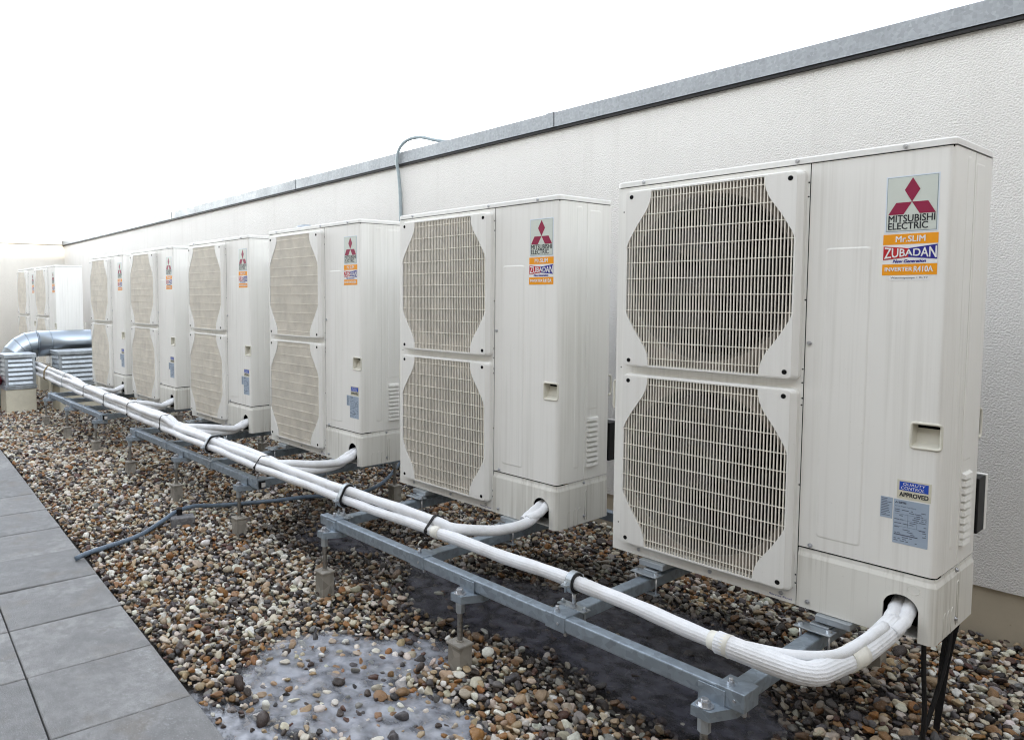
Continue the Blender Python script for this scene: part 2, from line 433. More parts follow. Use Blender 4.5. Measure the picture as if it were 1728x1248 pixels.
def inside(poly, x, y):
    c = np.zeros(len(x), bool); n = len(poly); j = n - 1
    for i in range(n):
        xi, yi = poly[i]; xj, yj = poly[j]
        c ^= ((yi > y) != (yj > y)) & (x < (xj - xi) * (y - yi) / (yj - yi + 1e-12) + xi); j = i
    return c
ICE_A = [[-1.616, -1.145], [-1.724, -0.952], [-1.665, -0.751], [-1.494, -0.655], [-1.449, -0.500], [-1.20, -0.470], [-1.20, -0.640], [-1.23, -0.80], [-1.06, -0.72], [-0.86, -0.740], [-0.87, -0.95], [-1.092, -1.146], [-1.256, -1.227], [-1.408, -1.234], [-1.548, -1.214]]
ICE_B = [[-2.011, -0.074], [-1.858, 0.06], [-1.558, 0.18], [-1.325, 0.30], [-1.037, 0.42], [-0.80, 0.48], [-0.60, 0.40], [-0.50, 0.16], [-0.313, -0.065], [-0.33, -0.20], [-0.52, -0.33], [-0.733, -0.30], [-0.962, -0.25], [-1.239, -0.30], [-1.45, -0.40], [-1.639, -0.40]]
ICE_C = [[-2.847, 0.063], [-2.794, -0.135], [-2.665, -0.292], [-2.492, -0.292], [-2.292, -0.176], [-2.124, -0.157], [-2.3, -0.02], [-2.55, 0.06]]
ICE_D = [[-1.587, -1.354], [-1.483, -1.31], [-1.323, -1.25], [-1.10, -1.24], [-0.9, -1.20], [-0.6, -1.24], [-0.7, -1.394], [-1.2, -1.40]]
ICE_E = [[-.70, -.62], [-.55, -.52], [-.36, -.50], [-.18, -.56], [-.10, -.70], [-.2, -.86], [-.42, -.93], [-.62, -.80]]

def gravel_points():
    P = []
    def layer(x0, x1, s, keep, zoff, size):
        nx = int((x1 - x0) / s); ny = int((WY + 1.75) / (s * .87))
        gx, gy = np.meshgrid(np.arange(nx), np.arange(ny), indexing='ij')
        x = x0 + (gx + .5 * (gy % 2)) * s + rng.normal(0, s * .26, gx.shape); y = -1.75 + gy * s * .87 + rng.normal(0, s * .26, gx.shape)
        x = x.ravel(); y = y.ravel(); k = rng.random(len(x)) < keep
        edge = PO[1] + (x - PO[0]) * (-.0626)
        k &= (y > edge + .016) & (y < WY - .004)
        x, y = x[k], y[k]; n = len(x)
        dsz = np.clip(rng.lognormal(math.log(size), .30, n), .013, .056)
        z = zoff + rng.uniform(-.007, .007, n)
        P.append(np.c_[x, y, z, dsz])
    layer(-4.6, 1.5, .0205, 1., -.010, .0235)
    layer(-4.6, 1.5, .030, .66, .006, .028)
    layer(X_END + .01, -4.6, .025, 1., -.004, .029)
    layer(X_END + .01, -4.6, .038, .62, .007, .032)
    return np.concatenate(P)
GP = gravel_points()
x, y = GP[:, 0], GP[:, 1]
und = .010 * np.sin(x * 3.1 + 1.3 * np.sin(y * 2.3)) + .007 * np.sin(y * 5.3 + x * 1.7)
GP[:, 2] += und
inA, inB, inC, inD, inE = (inside(p, x + rng.normal(0, .03, len(x)), y + rng.normal(0, .03, len(x))) for p in (ICE_A, ICE_B, ICE_C, ICE_D, ICE_E))
low = inA | inB | inC | inD | inE
GP[low, 2] += -und[low] - .010 + rng.uniform(-.006, .006, low.sum())
keep = ~(inB & (rng.random(len(x)) < .90)) & ~((inC | inE | inD) & (rng.random(len(x)) < .70)) & ~(inA & (rng.random(len(x)) < .35))
GP = GP[keep]; n = len(GP)
pal = [((.76, .72, .63), .20), ((.58, .51, .40), .16), ((.40, .295, .18), .13), ((.27, .15, .065), .11), ((.31, .14, .035), .05), ((.22, .21, .20), .08), ((.085, .083, .090), .08), ((.038, .026, .022), .13), ((.095, .042, .031), .04), ((.014, .014, .018), .04)]
pc = np.array([p[0] for p in pal]); pw = np.array([p[1] for p in pal]); pw /= pw.sum()
cid = rng.choice(len(pal), n, p=pw)
cols = np.clip(pc[cid] * rng.uniform(.75, 1.2, (n, 1)) * rng.uniform(.94, 1.06, (n, 3)), 0.01, .8)
gx_, gy_ = GP[:, 0], GP[:, 1]      # meltwater, and the units' shade, put into stone colour round the dark puddles
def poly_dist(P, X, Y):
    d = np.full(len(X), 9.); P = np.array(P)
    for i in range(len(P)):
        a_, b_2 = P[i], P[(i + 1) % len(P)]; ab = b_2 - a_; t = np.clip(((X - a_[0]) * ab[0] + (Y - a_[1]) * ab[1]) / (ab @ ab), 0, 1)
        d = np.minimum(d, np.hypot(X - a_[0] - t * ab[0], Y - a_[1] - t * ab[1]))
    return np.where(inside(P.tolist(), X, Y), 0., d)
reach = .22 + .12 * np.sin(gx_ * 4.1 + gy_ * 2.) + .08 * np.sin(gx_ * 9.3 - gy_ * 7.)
wet_shade = (np.minimum(poly_dist(ICE_B, gx_, gy_), poly_dist(ICE_C, gx_, gy_)) + rng.normal(0, .04, n) < reach * np.where(gy_ < -.38, .35, 1.3))
cols[wet_shade] *= .38
drop = wet_shade & (rng.random(n) < .22)
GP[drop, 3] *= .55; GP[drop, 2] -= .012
me = bpy.data.meshes.new('gravel'); me.vertices.add(n)
pos = GP[:, :3].copy(); pos[:, 2] += GZ
me.vertices.foreach_set('co', pos.ravel().astype(np.float32))
a = me.attributes.new('scl', 'FLOAT_VECTOR', 'POINT')
dd = GP[:, 3:4] * .5
a.data.foreach_set('vector', (dd * np.c_[np.ones(n) * 1.12, rng.uniform(.68, 1.0, n), rng.uniform(.46, .78, n)]).ravel().astype(np.float32))
a = me.attributes.new('rot', 'FLOAT_VECTOR', 'POINT')
a.data.foreach_set('vector', np.c_[rng.normal(0, .38, n), rng.normal(0, .38, n), rng.uniform(0, 6.283, n)].ravel().astype(np.float32))
a = me.attributes.new('pid', 'INT', 'POINT'); a.data.foreach_set('value', rng.integers(0, NPEB, n).astype(np.int32))
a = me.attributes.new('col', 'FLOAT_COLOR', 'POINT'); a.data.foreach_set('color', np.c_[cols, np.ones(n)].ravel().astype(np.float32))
gravel = bpy.data.objects.new('gravel', me); COL.objects.link(gravel); gravel.location = (0, 0, B)
tag(gravel, 'loose multicoloured rounded gravel covering the roof', 'gravel', kind='stuff')
ng = bpy.data.node_groups.new('gravel_nodes', 'GeometryNodeTree')
ng.interface.new_socket('Geometry', in_out='INPUT', socket_type='NodeSocketGeometry')
ng.interface.new_socket('Geometry', in_out='OUTPUT', socket_type='NodeSocketGeometry')
gi = ng.nodes.new('NodeGroupInput'); go = ng.nodes.new('NodeGroupOutput')
ci = ng.nodes.new('GeometryNodeCollectionInfo'); ci.inputs['Collection'].default_value = pcol
ci.inputs['Separate Children'].default_value = True; ci.inputs['Reset Children'].default_value = True
iop = ng.nodes.new('GeometryNodeInstanceOnPoints'); iop.inputs['Pick Instance'].default_value = True
def named(nm, typ):
    q = ng.nodes.new('GeometryNodeInputNamedAttribute'); q.data_type = typ; q.inputs['Name'].default_value = nm
    return [o for o in q.outputs if o.enabled and o.name == 'Attribute'][0]
ng.links.new(gi.outputs[0], iop.inputs['Points']); ng.links.new(ci.outputs[0], iop.inputs['Instance'])
ng.links.new(named('pid', 'INT'), iop.inputs['Instance Index'])
e2r = ng.nodes.new('FunctionNodeEulerToRotation'); ng.links.new(named('rot', 'FLOAT_VECTOR'), e2r.inputs[0])
ng.links.new(e2r.outputs[0], iop.inputs['Rotation']); ng.links.new(named('scl', 'FLOAT_VECTOR'), iop.inputs['Scale'])
ng.links.new(iop.outputs[0], go.inputs[0])
gm = gravel.modifiers.new('pebbles', 'NODES'); gm.node_group = ng

def ice_sheet(name, poly, z, mat, label, grow=.05):
    P = np.array(poly); c0 = P.mean(0); st = .012
    xs = np.arange(P[:, 0].min() - grow, P[:, 0].max() + grow, st); ys = np.arange(P[:, 1].min() - grow, P[:, 1].max() + grow, st)
    gx, gy = np.meshgrid(xs, ys, indexing='ij'); fx, fy = gx.ravel(), gy.ravel()
    d = np.full(len(fx), 9.)
    for i in range(len(P)):
        a_, b_2 = P[i], P[(i + 1) % len(P)]; ab = b_2 - a_; t = np.clip(((fx - a_[0]) * ab[0] + (fy - a_[1]) * ab[1]) / (ab @ ab), 0, 1)
        d = np.minimum(d, np.hypot(fx - a_[0] - t * ab[0], fy - a_[1] - t * ab[1]))
    sd = np.where(inside(poly, fx, fy), d, -d)
    zz = z - np.clip(-sd, 0, .1) * .12 + .0012 * np.sin(fx * 41 + 3 * np.sin(fy * 23)) + .001 * np.sin(fy * 57 + fx * 13)
    nx, ny = gx.shape; idx = np.arange(nx * ny).reshape(nx, ny)
    q = np.stack([idx[:-1, :-1], idx[1:, :-1], idx[1:, 1:], idx[:-1, 1:]], -1).reshape(-1, 4)
    q = q[(sd[q] > -grow).all(1)]
    used = np.unique(q); remap = np.full(nx * ny, -1); remap[used] = np.arange(len(used))
    mb = MB(); mb.add(np.c_[fx, fy, zz][used], [tuple(r) for r in remap[q]], True)
    o = mb.build(name, mat, None, (c0[0], c0[1], z))
    at_ = o.data.attributes.new('depth', 'FLOAT', 'POINT'); at_.data.foreach_set('value', np.clip((sd[used] + grow) / (2 * grow), 0, 1).astype(np.float32))
    tag(o, label, kind='structure'); return o
ice_sheet('frozen_puddle', ICE_A, GZ - .001, 'ice_pale', 'pale frozen puddle with pebbles showing through, in front of the frame')
ice_sheet('frozen_puddle', ICE_B, GZ + .002, 'ice_dark', 'dark frozen puddle under the front beam of the nearest frame')
ice_sheet('frozen_puddle', ICE_C, GZ - .001, 'ice_dark', 'small dark frozen puddle below the left end of the nearest frame')
ice_sheet('frozen_puddle', ICE_D, GZ - .002, 'ice_pale', 'narrow pale frozen puddle along the edge of the slabs')
ice_sheet('frozen_puddle', ICE_E, GZ - .001, 'ice_dark', 'dark frozen puddle around the rightmost visible foot')

# ================================================================== heat pump units
HT, HM, SP = 1.2875, .177, .6203     # lid seam, lower cover seam, split between fan side and service panel
def rrect(x0, x1, z0, z1, r, n=5):
    out = []
    for cx, cz, a0 in ((x1 - r, z1 - r, 0), (x0 + r, z1 - r, 90), (x0 + r, z0 + r, 180), (x1 - r, z0 + r, 270)):
        for k in range(n + 1):
            a = math.radians(a0 + 90 * k / n); out.append((cx + r * math.cos(a), cz + r * math.sin(a)))
    return out
def corner_profile(off=0.):    # plan line of the service side: front, rounded corner, right side
    r = .014; P = [(SP + .0015, -off), (.70, -off), (.80, -off), (.8865, -off), (.936, -off)]
    for k in range(1, 6):
        a = math.radians(-90 + 90 * k / 5); P.append((.936 + (r + off) * math.cos(a), r + (r + off) * math.sin(a)))
    return P + [(.95 + off, .10), (.95 + off, .2), (.95 + off, .33)]
def raised(mb, poly, h, inset, plane, base):  # shallow embossed field on the front ('f') or the right side ('s')
    P = np.array(poly); c = P.mean(0); n = len(P)
    d = P - c; s2 = np.sign(d); Q = P - s2 * inset
    lo = [(p[0], base, p[1]) if plane == 'f' else (base, p[0], p[1]) for p in P]
    hi = [(p[0], base - h, p[1]) if plane == 'f' else (base + h, p[0], p[1]) for p in Q]
    mb.add(lo + hi, [(i, (i + 1) % n, (i + 1) % n + n, i + n) for i in range(n)] + [tuple(range(n, 2 * n))])

def make_unit(seed, nm, named_label):
    root = thing('heat_pump', nm, 'heat pump', (0, 0, 0), 'heat pumps along the wall')
    # --- casing: left side, back coil, floor, partition
    mb = MB(); mb.box(0, .0015, .0005, .33, 0, HT)
    mb.box(0.002, .948, .02, .328, .001, .004); mb.box(0, .95, .328, .33, 0, .03); mb.box(0, .95, .328, .33, HT - .03, HT)
    mb.build('casing', 'casing_enamel', root)
    mb = MB(); mb.box(.61, .618, .012, .326, .005, HT - .004)
    mb.box(.012, .605, .29, .326, .01, HT - .01); mb.box(.012, .6, .02, .29, HT - .012, HT - .006); mb.box(.012, .6, .02, .29, .006, .012)
    mb.box(.004, .010, .02, .3, .012, HT - .012); mb.box(.63, .935, .30, .326, .2, HT - .03)
    mb.build('interior', 'interior_black', root)
    # --- fan side sheet with two round openings and bell mouths
    mb = MB(); bell = MB()
    for z0, z1, cz in ((0., .655, .342), (.655, HT, .970)):
        n = 56; cx = .325; R = .268
        ring, out = [], []
        for k in range(n):
            a = 2 * math.pi * k / n; ca, sa = math.cos(a), math.sin(a); ring.append((cx + R * ca, 0, cz + R * sa))
            t = min(((SP - .001 - cx) / ca) if ca > 1e-9 else 1e9, ((0 - cx) / ca) if ca < -1e-9 else 1e9, ((z1 - cz) / sa) if sa > 1e-9 else 1e9, ((z0 - cz) / sa) if sa < -1e-9 else 1e9)
            out.append((cx + t * ca, 0, cz + t * sa))
        mb.add(ring + out, [(k, (k + 1) % n, (k + 1) % n + n, k + n) for k in range(n)])
        for px in (0., SP - .001):      # fill the corners left by the radial fan
            for pz in (z0, z1):
                cand = sorted(range(n), key=lambda k: (out[k][0] - px) ** 2 + (out[k][2] - pz) ** 2)[:2]
                mb.add([(px, 0, pz), out[cand[0]], out[cand[1]]], [(0, 1, 2)])
        rows = [(R, .0), (R - .008, .004), (R - .014, .014), (R - .016, .05), (R - .016, .085), (R - .006, .10)]
        V = [(cx + r * math.cos(2 * math.pi * k / n), y, cz + r * math.sin(2 * math.pi * k / n)) for r, y in rows for k in range(n)]
        bell.add(V, [(j * n + k, j * n + (k + 1) % n, (j + 1) * n + (k + 1) % n, (j + 1) * n + k) for j in range(len(rows) - 1) for k in range(n)], True)
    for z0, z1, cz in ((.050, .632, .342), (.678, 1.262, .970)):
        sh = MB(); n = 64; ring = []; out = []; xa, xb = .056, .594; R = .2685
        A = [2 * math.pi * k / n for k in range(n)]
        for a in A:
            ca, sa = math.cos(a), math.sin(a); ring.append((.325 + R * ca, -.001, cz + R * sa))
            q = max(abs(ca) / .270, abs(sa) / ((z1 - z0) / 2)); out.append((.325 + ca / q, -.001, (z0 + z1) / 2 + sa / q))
        sh.add(ring + out, [(k, (k + 1) % n, (k + 1) % n + n, k + n) for k in range(n)]); sh.build('shroud_plate', 'shaded_dirty_shroud', root)
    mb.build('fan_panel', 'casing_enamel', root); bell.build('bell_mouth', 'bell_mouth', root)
    # --- fans
    for cz in (.342, .970):
        fan = MB(); fan.cyl((.325, .03, cz), (.325, .12, cz), .045, 20)
        for b in range(3):
            a0 = math.radians(b * 120 + seed * 37 + (20 if cz > .5 else 0)); V = []; nr, na = 6, 8
            for i in range(nr + 1):
                rr = .042 + (.232 - .042) * i / nr
                for j in range(na + 1):
                    t = j / na; aa = a0 + math.radians(78) * t + .35 * (i / nr) ** 1.5
                    V.append((.325 + rr * math.cos(aa), .10 - .062 * t + .012 * math.sin(3.1 * t), cz + rr * math.sin(aa)))
            m1 = na + 1
            fan.add(V, [(i * m1 + j, i * m1 + j + 1, (i + 1) * m1 + j + 1, (i + 1) * m1 + j) for i in range(nr) for j in range(na)], True)
        f = fan.build('fan', 'fan_plastic', root)
        MB().cyl((.325, .12, cz), (.325, .25, cz), .05, 20).build('motor', 'interior_black', f)
    # --- fan guards
    for z0, z1 in ((.040, .642), (.668, 1.272)):
        x0, x1 = .046, .612; g = MB(); yb, yf = 0.0, -.031
        outer_b = rrect(x0, x1, z0, z1, .016); outer_f = rrect(x0 + .003, x1 - .014, z0 + .004, z1 - .004, .012)
        inner_f = rrect(x0 + .010, x1 - .0185, z0 + .009, z1 - .009, .008); n = len(outer_b)
        V = [(p[0], yb, p[1]) for p in outer_b] + [(p[0], yf + .012, p[1]) for p in outer_b] + [(p[0], yf, p[1]) for p in outer_f] + [(p[0], yf, p[1]) for p in inner_f] + [(p[0], yf + .014, p[1]) for p in inner_f]
        g.add(V, [(r * n + k, r * n + (k + 1) % n, (r + 1) * n + (k + 1) % n, (r + 1) * n + k) for r in range(4) for k in range(n)])
        gd = g.build('fan_guard', 'guard_plastic', root)
        cx, cz = .325, (z0 + z1) / 2
        hx, hz = .2705, (z1 - z0) / 2 - .007
        S = [(.182, 0.), (.183, .020), (.188, .042), (.199, .066), (.217, .092), (.235, .118), (.251, .145), (.263, .166), (.270, .185)]
        for sx in (-1, 1):
            for sz in (-1, 1):
                ex = -.2755 if sx < 0 else .2725
                curve = [(cx + sx * a, cz + sz * (hz - b)) for a, b in S]
                poly = curve + [(cx + abs(ex) * sx, cz + sz * (hz - .185)), (cx + abs(ex) * sx, cz + sz * (hz - .006)), (cx + sx * (abs(ex) - .006), cz + sz * hz)]
                MB().prism(poly, yf - .0012, yf + .010).build('corner_plate', 'guard_plastic', gd)
                hx_, hz_ = cx + sx * .2545, cz + sz * ((z1 - z0) / 2 - .0225)
                h = MB(); h.cyl((hx_, yf - .0018, hz_), (hx_, yf + .004, hz_), .0072, 14)
                h.build('screw_hole', 'seam_black', gd)
        bars = MB(); nb = 53
        for i in range(nb):
            bx = x0 + .013 + (x1 - .020 - x0 - .013) * (i + .5) / nb
            bars.box(bx - .0013, bx + .0013, yf + .0015, yf + .0060, z0 + .008, z1 - .008)
        for i in range(11):
            bz = z0 + (z1 - z0) * (i + .62) / 11.2
            bars.box(x0 + .009, x1 - .018, yf + .0008, yf + .0035, bz - .0011, bz + .0011)
        bo = bars.build('grille_bars', 'grille_plastic', gd); bo['kind'] = 'stuff'
    # --- service panel with handle opening
    P = corner_profile(); zs = [HM + .003, .5185, .578, HT]; mb = MB(); n = len(P)
    V = [(p[0], p[1], z) for z in zs for p in P]
    F = []
    for j in range(3):
        for i in range(n - 1):
            if j == 1 and 3 <= i <= 6: continue
            F.append((j * n + i, j * n + i + 1, (j + 1) * n + i + 1, (j + 1) * n + i))
    mb.add(V, F, False)
    raised(mb, rrect(.665, .778, .218, 1.046, .010, 3), .0016, .0042, 'f', 0.)
    raised(mb, rrect(.105, .141, .233, 1.272, .010, 3), .0016, .004, 's', .95)
    raised(mb, rrect(.186, .262, .462, 1.262, .008, 3), .0014, .004, 's', .95)
    mb.box(.9500, .9512, .1715, .1735, HM + .004, HT - .002)
    sp = mb.build('service_panel', 'casing_enamel', root)
    MB().box(.9502, .9507, .187, .257, .224, .430).build('louvre_backing', 'casing_enamel', root)
    for i in range(10):
        z = .226 + i * .0205; lv = MB()
        lv.add([(.9502, .186, z + .004), (.9502, .258, z + .004), (.9502, .186, z + .0195), (.9502, .258, z + .0195), (.9605, .189, z + .004), (.9605, .255, z + .004), (.9580, .189, z + .015), (.9580, .255, z + .015)],
               [(4, 5, 7, 6), (6, 7, 3, 2), (0, 4, 6, 2), (5, 1, 3, 7)])
        lv.build('louvre_slat', 'casing_enamel', root)
    # --- recessed handle
    hd = MB(); x0, x1, z0, z1 = .8865, .946, .5185, .578
    hd.add([(x0, 0, z0), (x1, .004, z0), (x1, .004, z1), (x0, 0, z1), (x0 + .004, .016, z0 + .010), (x1 + .002, .020, z0 + .010), (x1 + .002, .034, z1 - .002), (x0 + .004, .034, z1 - .002)],
           [(4, 5, 6, 7), (0, 1, 5, 4), (1, 2, 6, 5), (2, 3, 7, 6), (3, 0, 4, 7)])
    rim = [(p[0], (-.0005 if p[0] < .936 else .014 - math.sqrt(max(0, .0148 ** 2 - (p[0] - .936) ** 2))), p[1]) for p in rrect(.884, .9475, .5155, .581, .007, 4)]
    hd.tube(rim, .0036, 8, False, True)
    hd.build('handle', 'handle_plastic', root)
    MB().box(.89, .944, .030, .033, .556, .577).build('handle_slot', 'seam_black', root)
    # --- lower pipe cover with the arched opening
    ax, ar, at_ = .878, .0405, .117
    xs = [SP + .002, .70, .80] + [ax - ar * math.cos(math.pi * k / 16) for k in range(17)] + [.924, .936]
    prof = []
    for xx in xs:
        zb = 0.
        if abs(xx - ax) < ar - 1e-6: zb = at_ - ar + math.sqrt(max(0., ar * ar - (xx - ax) ** 2))
        prof.append((xx, -.0035, zb))
    for k in range(1, 6):
        a = math.radians(-90 + 90 * k / 5); prof.append((.936 + .0175 * math.cos(a), .014 + .0175 * math.sin(a), 0.))
    prof += [(.9535, .12, 0.), (.9535, .33, 0.)]
    cov = MB(); V = []
    for (xx, yy, zb) in prof:
        dx = (1 if xx > .95 else 0) * .004; dy = .004 if yy < .02 else 0
        V += [(xx, yy, zb), (xx, yy, .153), (xx - dx, yy + dy, .166), (xx - dx, yy + dy, HM - .002), (xx - dx, yy + dy + .006, HM - .002)]
    n = len(prof); F = []
    for i in range(n - 1):
        for j in range(4): F.append((i * 5 + j, (i + 1) * 5 + j, (i + 1) * 5 + j + 1, i * 5 + j + 1))
    # jambs of the opening, given real thickness
    cov.add(V, F)
    iL = 3; iR = 3 + 16
    jv = []; jf = []
    for t, i in enumerate(range(iL, iR + 1)):
        xx, yy, zb = prof[i]; jv += [(xx, yy, zb), (xx, yy + .006, zb)]
        if t: jf.append((2 * t - 2, 2 * t - 1, 2 * t + 1, 2 * t))
    for xx in (ax - ar, ax + ar):
        o = len(jv); jv += [(xx, -.0035, 0), (xx, .0025, 0), (xx, .0025, at_ - ar), (xx, -.0035, at_ - ar)]; jf.append((o, o + 1, o + 2, o + 3))
    cov.add(jv, jf)
    for yy in (.07, .105, .135):   # knock-outs on the side
        cov.tube([(.9537, yy, .0), (.9537, yy, .055), (.9537, yy + .006, .066), (.9537, yy + .014, .070)], .0010, 6)
    cov.tube([(.9537, .178, .012), (.9537, .178, .125), (.9537, .185, .135), (.9537, .192, .125), (.9537, .192, .012)], .0014, 6)
    cov.tube([(.905 + .014 * math.cos(t), -.0036, .138 + .012 * math.sin(t)) for t in np.linspace(0, 6.28, 14)], .0008, 5)
    pc_ = cov.build('pipe_cover', 'cover_enamel', root)
    cv = MB(); cv.box(.70, .936, .10, .104, .004, .16); cv.box(.70, .936, .02, .104, .150, .154); cv.box(.80, .803, .02, .104, .004, .15); cv.box(.933, .936, .02, .104, .004, .15)
    cv.build('cavity_lining', 'interior_black', root)
    # --- lid
    lid = MB()
    pl = []
    for cx, cy, a0 in ((.937, .320, 0), (.016, .320, 90), (.016, .0115, 180), (.937, .0115, 270)):
        for k in range(5):
            a = math.radians(a0 + 90 * k / 4); pl.append((cx + .016 * math.cos(a), cy + .016 * math.sin(a)))
    pl = [(x - .0 if x > .5 else x - .004, y) for x, y in pl]; n = len(pl); cxy = np.array((.475, .165))
    def ringz(z, ins): return [(p[0] - np.sign(p[0] - cxy[0]) * ins, p[1] - np.sign(p[1] - cxy[1]) * ins, z) for p in pl]
    V = ringz(HT + .0025, 0) + ringz(HT + .017, 0) + ringz(HT + .0205, .0025) + ringz(HT + .022, .010)
    lid.add(V, [(r * n + k, r * n + (k + 1) % n, (r + 1) * n + (k + 1) % n, (r + 1) * n + k) for r in range(3) for k in range(n)] + [tuple(range(3 * n, 4 * n)), tuple(range(n))])
    lo = lid.build('lid', 'lid_enamel', root)
    MB().box(.003, .947, .003, .328, HT - .004, HT + .003).build('lid_gap_shadow', 'seam_black', root)  # black box stands for the shadow in the gap below the lid
    # --- screws
    scr = [(.098, -.005, HT + .011), (.585, -.005, HT + .011), (.846, -.005, HT + .011), (.632, -.0015, .776), (.653, -.0015, .1885), (.652, -.005, .021), (.105, -.001, .022), (.36, -.001, .020), (.578, -.001, .022)]
    s0 = None
    for p in scr:
        if s0 is None:
            q = MB(); q.cyl((0, .001, 0), (0, -.0022, 0), .0062, 12); q.cyl((0, -.002, 0), (0, -.0055, 0), .0044, 8, .0036); s0 = q.build('screw', 'screw_steel', root); o = s0
        else: o = s0.copy(); COL.objects.link(o)
        o.location = p
    for p in ((.9545, .172, .030), (.9515, .172, .166)):
        o = s0.copy(); COL.objects.link(o); o.location = p; o.rotation_euler = (0, 0, math.pi / 2)
    dots = MB()
    for dx, dz in ((.6165, 1.235), (.6165, 1.195), (.0215, 1.205), (.617, .90), (.6165, .70), (.6165, .66), (.618, .615), (.6165, .595), (.0215, .66), (.618, .36), (.6165, .09), (.6165, .065), (.0215, .10)):
        dots.cyl((dx, .0005, dz), (dx, -.0007, dz), .0024, 8)
    dots.build('rivet_holes', 'seam_black', root)['kind'] = 'stuff'
    # --- mounting feet and side handles
    for fx in (.165, .725):
        MB().box(fx - .045, fx + .045, -.022, .352, -.022, -.0015, .003).build('mounting_foot', 'galvanised_sheet', root)
    h = MB(); h.tube([(.0, .012, .608), (-.011, .012, .608), (-.014, .012, .600), (-.014, .012, .518), (-.011, .012, .510), (.0, .012, .510)], .0042, 8); h.build('side_handle', 'handle_plastic', root)
    h = MB(); h.tube([(.948, .331, .592), (.948, .347, .590), (.948, .351, .580), (.948, .351, .522), (.948, .347, .512), (.948, .331, .510)], .0045, 8); h.build('side_handle', 'handle_plastic', root)
    # --- stickers
    y1, y2, y3 = -.0006, -.0010, -.0014
    def plate(nm, mat, par, x0, x1, z0, z1, y, th=.0006): return MB().box(x0, x1, y, y + th, z0, z1).build(nm, mat, par)
    bd = plate('logo_badge', 'stk_logo_margin', root, .8055, .9215, 1.0775, 1.2245, y1)
    plate('border', 'stk_logo_edge', bd, .8085, .9185, 1.0805, 1.2215, y2); plate('field', 'stk_logo', bd, .8098, .9172, 1.0818, 1.2202, y3)
    em = MB(); L = .0365; cx, cz = .8640, 1.1575
    c60, s60 = .5 * L, .866 * L
    cz = 1.1555; d1 = [(cx, cz), (cx + .0168, cz + .0315), (cx, cz + .0625), (cx - .0168, cz + .0315)]
    d2 = [(cx, cz), (cx - .0345, cz), (cx - .0515, cz - .0310), (cx - .0175, cz - .0310)]
    d3 = [(2 * cx - p[0], p[1]) for p in d2]
    for d_ in (d1, d2, d3): em.prism(d_, y3 - .0006, y3 - .0002)
    em.build('emblem', 'stk_crimson', bd)
    tx = MB(); put_text(tx, 'MITSUBISHI', .8135, .9140, 1.1045, 1.1225, y3 - .0005, offset=.012); put_text(tx, 'ELECTRIC', .8135, .8995, 1.0855, 1.1030, y3 - .0005, offset=.012)
    tx.build('lettering', 'stk_ink', bd)
    ol = plate('orange_label', 'stk_orange', root, .8035, .9230, 1.0465, 1.0735, y1)
    tx = MB(); put_text(tx, 'Mr.SLIM', .8315, .8955, 1.0525, 1.0680, y2 - .0003, offset=.03); tx.build('lettering', 'stk_white', ol)
    zl = plate('bow_tie_label', 'stk_white', root, .8035, .9230, .9955, 1.0460, y1)
    zc, xm = 1.0245, .8610
    a = MB(); a.prism([(.8050, zc - .018), (xm, zc - .0115), (xm, zc + .0115), (.8050, zc + .0185)], y2 - .0004, y2); a.build('red_field', 'stk_red', zl)
    a = MB(); a.prism([(xm, zc - .0115), (.9222, zc - .018), (.9222, zc + .0195), (xm, zc + .0115)], y2 - .0004, y2); a.build('blue_field', 'stk_blue', zl)
    def wz(t): k = abs(t - .5) * 2; hh = .0078 + .0072 * k; return (zc - hh, zc + hh)
    tx = MB(); put_text(tx, 'ZUBADAN', .8075, .9205, 0, 0, y2 - .0009, warp=wz, offset=.035); tx.build('lettering', 'stk_white', zl)
    tx = MB(); put_text(tx, 'New Generation', .8270, .8985, .9985, 1.0065, y2 - .0003, shear=.25, offset=.012); tx.build('tagline', 'stk_blue', zl)
    il = plate('inverter_label', 'stk_orange', root, .8035, .9230, .9665, .9950, y1)
    tx = MB(); put_text(tx, 'INVERTER', .8095, .8700, .9765, .9865, y2 - .0003, offset=.03); put_text(tx, 'R410A', .8735, .9140, .9740, .9885, y2 - .0003, offset=.035); tx.build('lettering', 'stk_white', il)
    if named_label:
        nl = plate('name_label', 'stk_white', root, .820, .9085, .9525, .9645, y1)
        tx = MB(); put_text(tx, 'Waermepumpe 1 RLT7', .8235, .9045, .9555, .9620, y2 - .0003); tx.build('lettering', 'stk_greytext', nl)
    ql = plate('quality_label', 'stk_cream', root, .8585, .9330, .3755, .4255, y1)
    plate('blue_field', 'stk_qc_blue', ql, .8635, .9270, .3985, .4215, y2)
    tx = MB(); put_text(tx, 'QUALITY', .8715, .9205, .4110, .4190, y2 - .0003, shear=.15); put_text(tx, 'CONTROL', .8675, .9185, .4010, .4090, y2 - .0003, shear=.15); tx.build('white_lettering', 'stk_white', ql)
    tx = MB(); put_text(tx, 'APPROVED', .8640, .9270, .3815, .3930, y2 - .0003, offset=.02); tx.build('lettering', 'stk_ink', ql)
    rp = plate('rating_plate', 'stk_plate', root, .8525, .9300, .2535, .3720, y1)
    tx = MB()
    put_text(tx, 'ELECTRIC', .8635, .8800, .3615, .3665, y2, offset=.03); put_text(tx, 'Air to Water Heat Pump', .8560, .9020, .3515, .3560, y2)
    em = [(.8585, .3655), (.8605, .3640), (.8585, .3600), (.8565, .3640)]
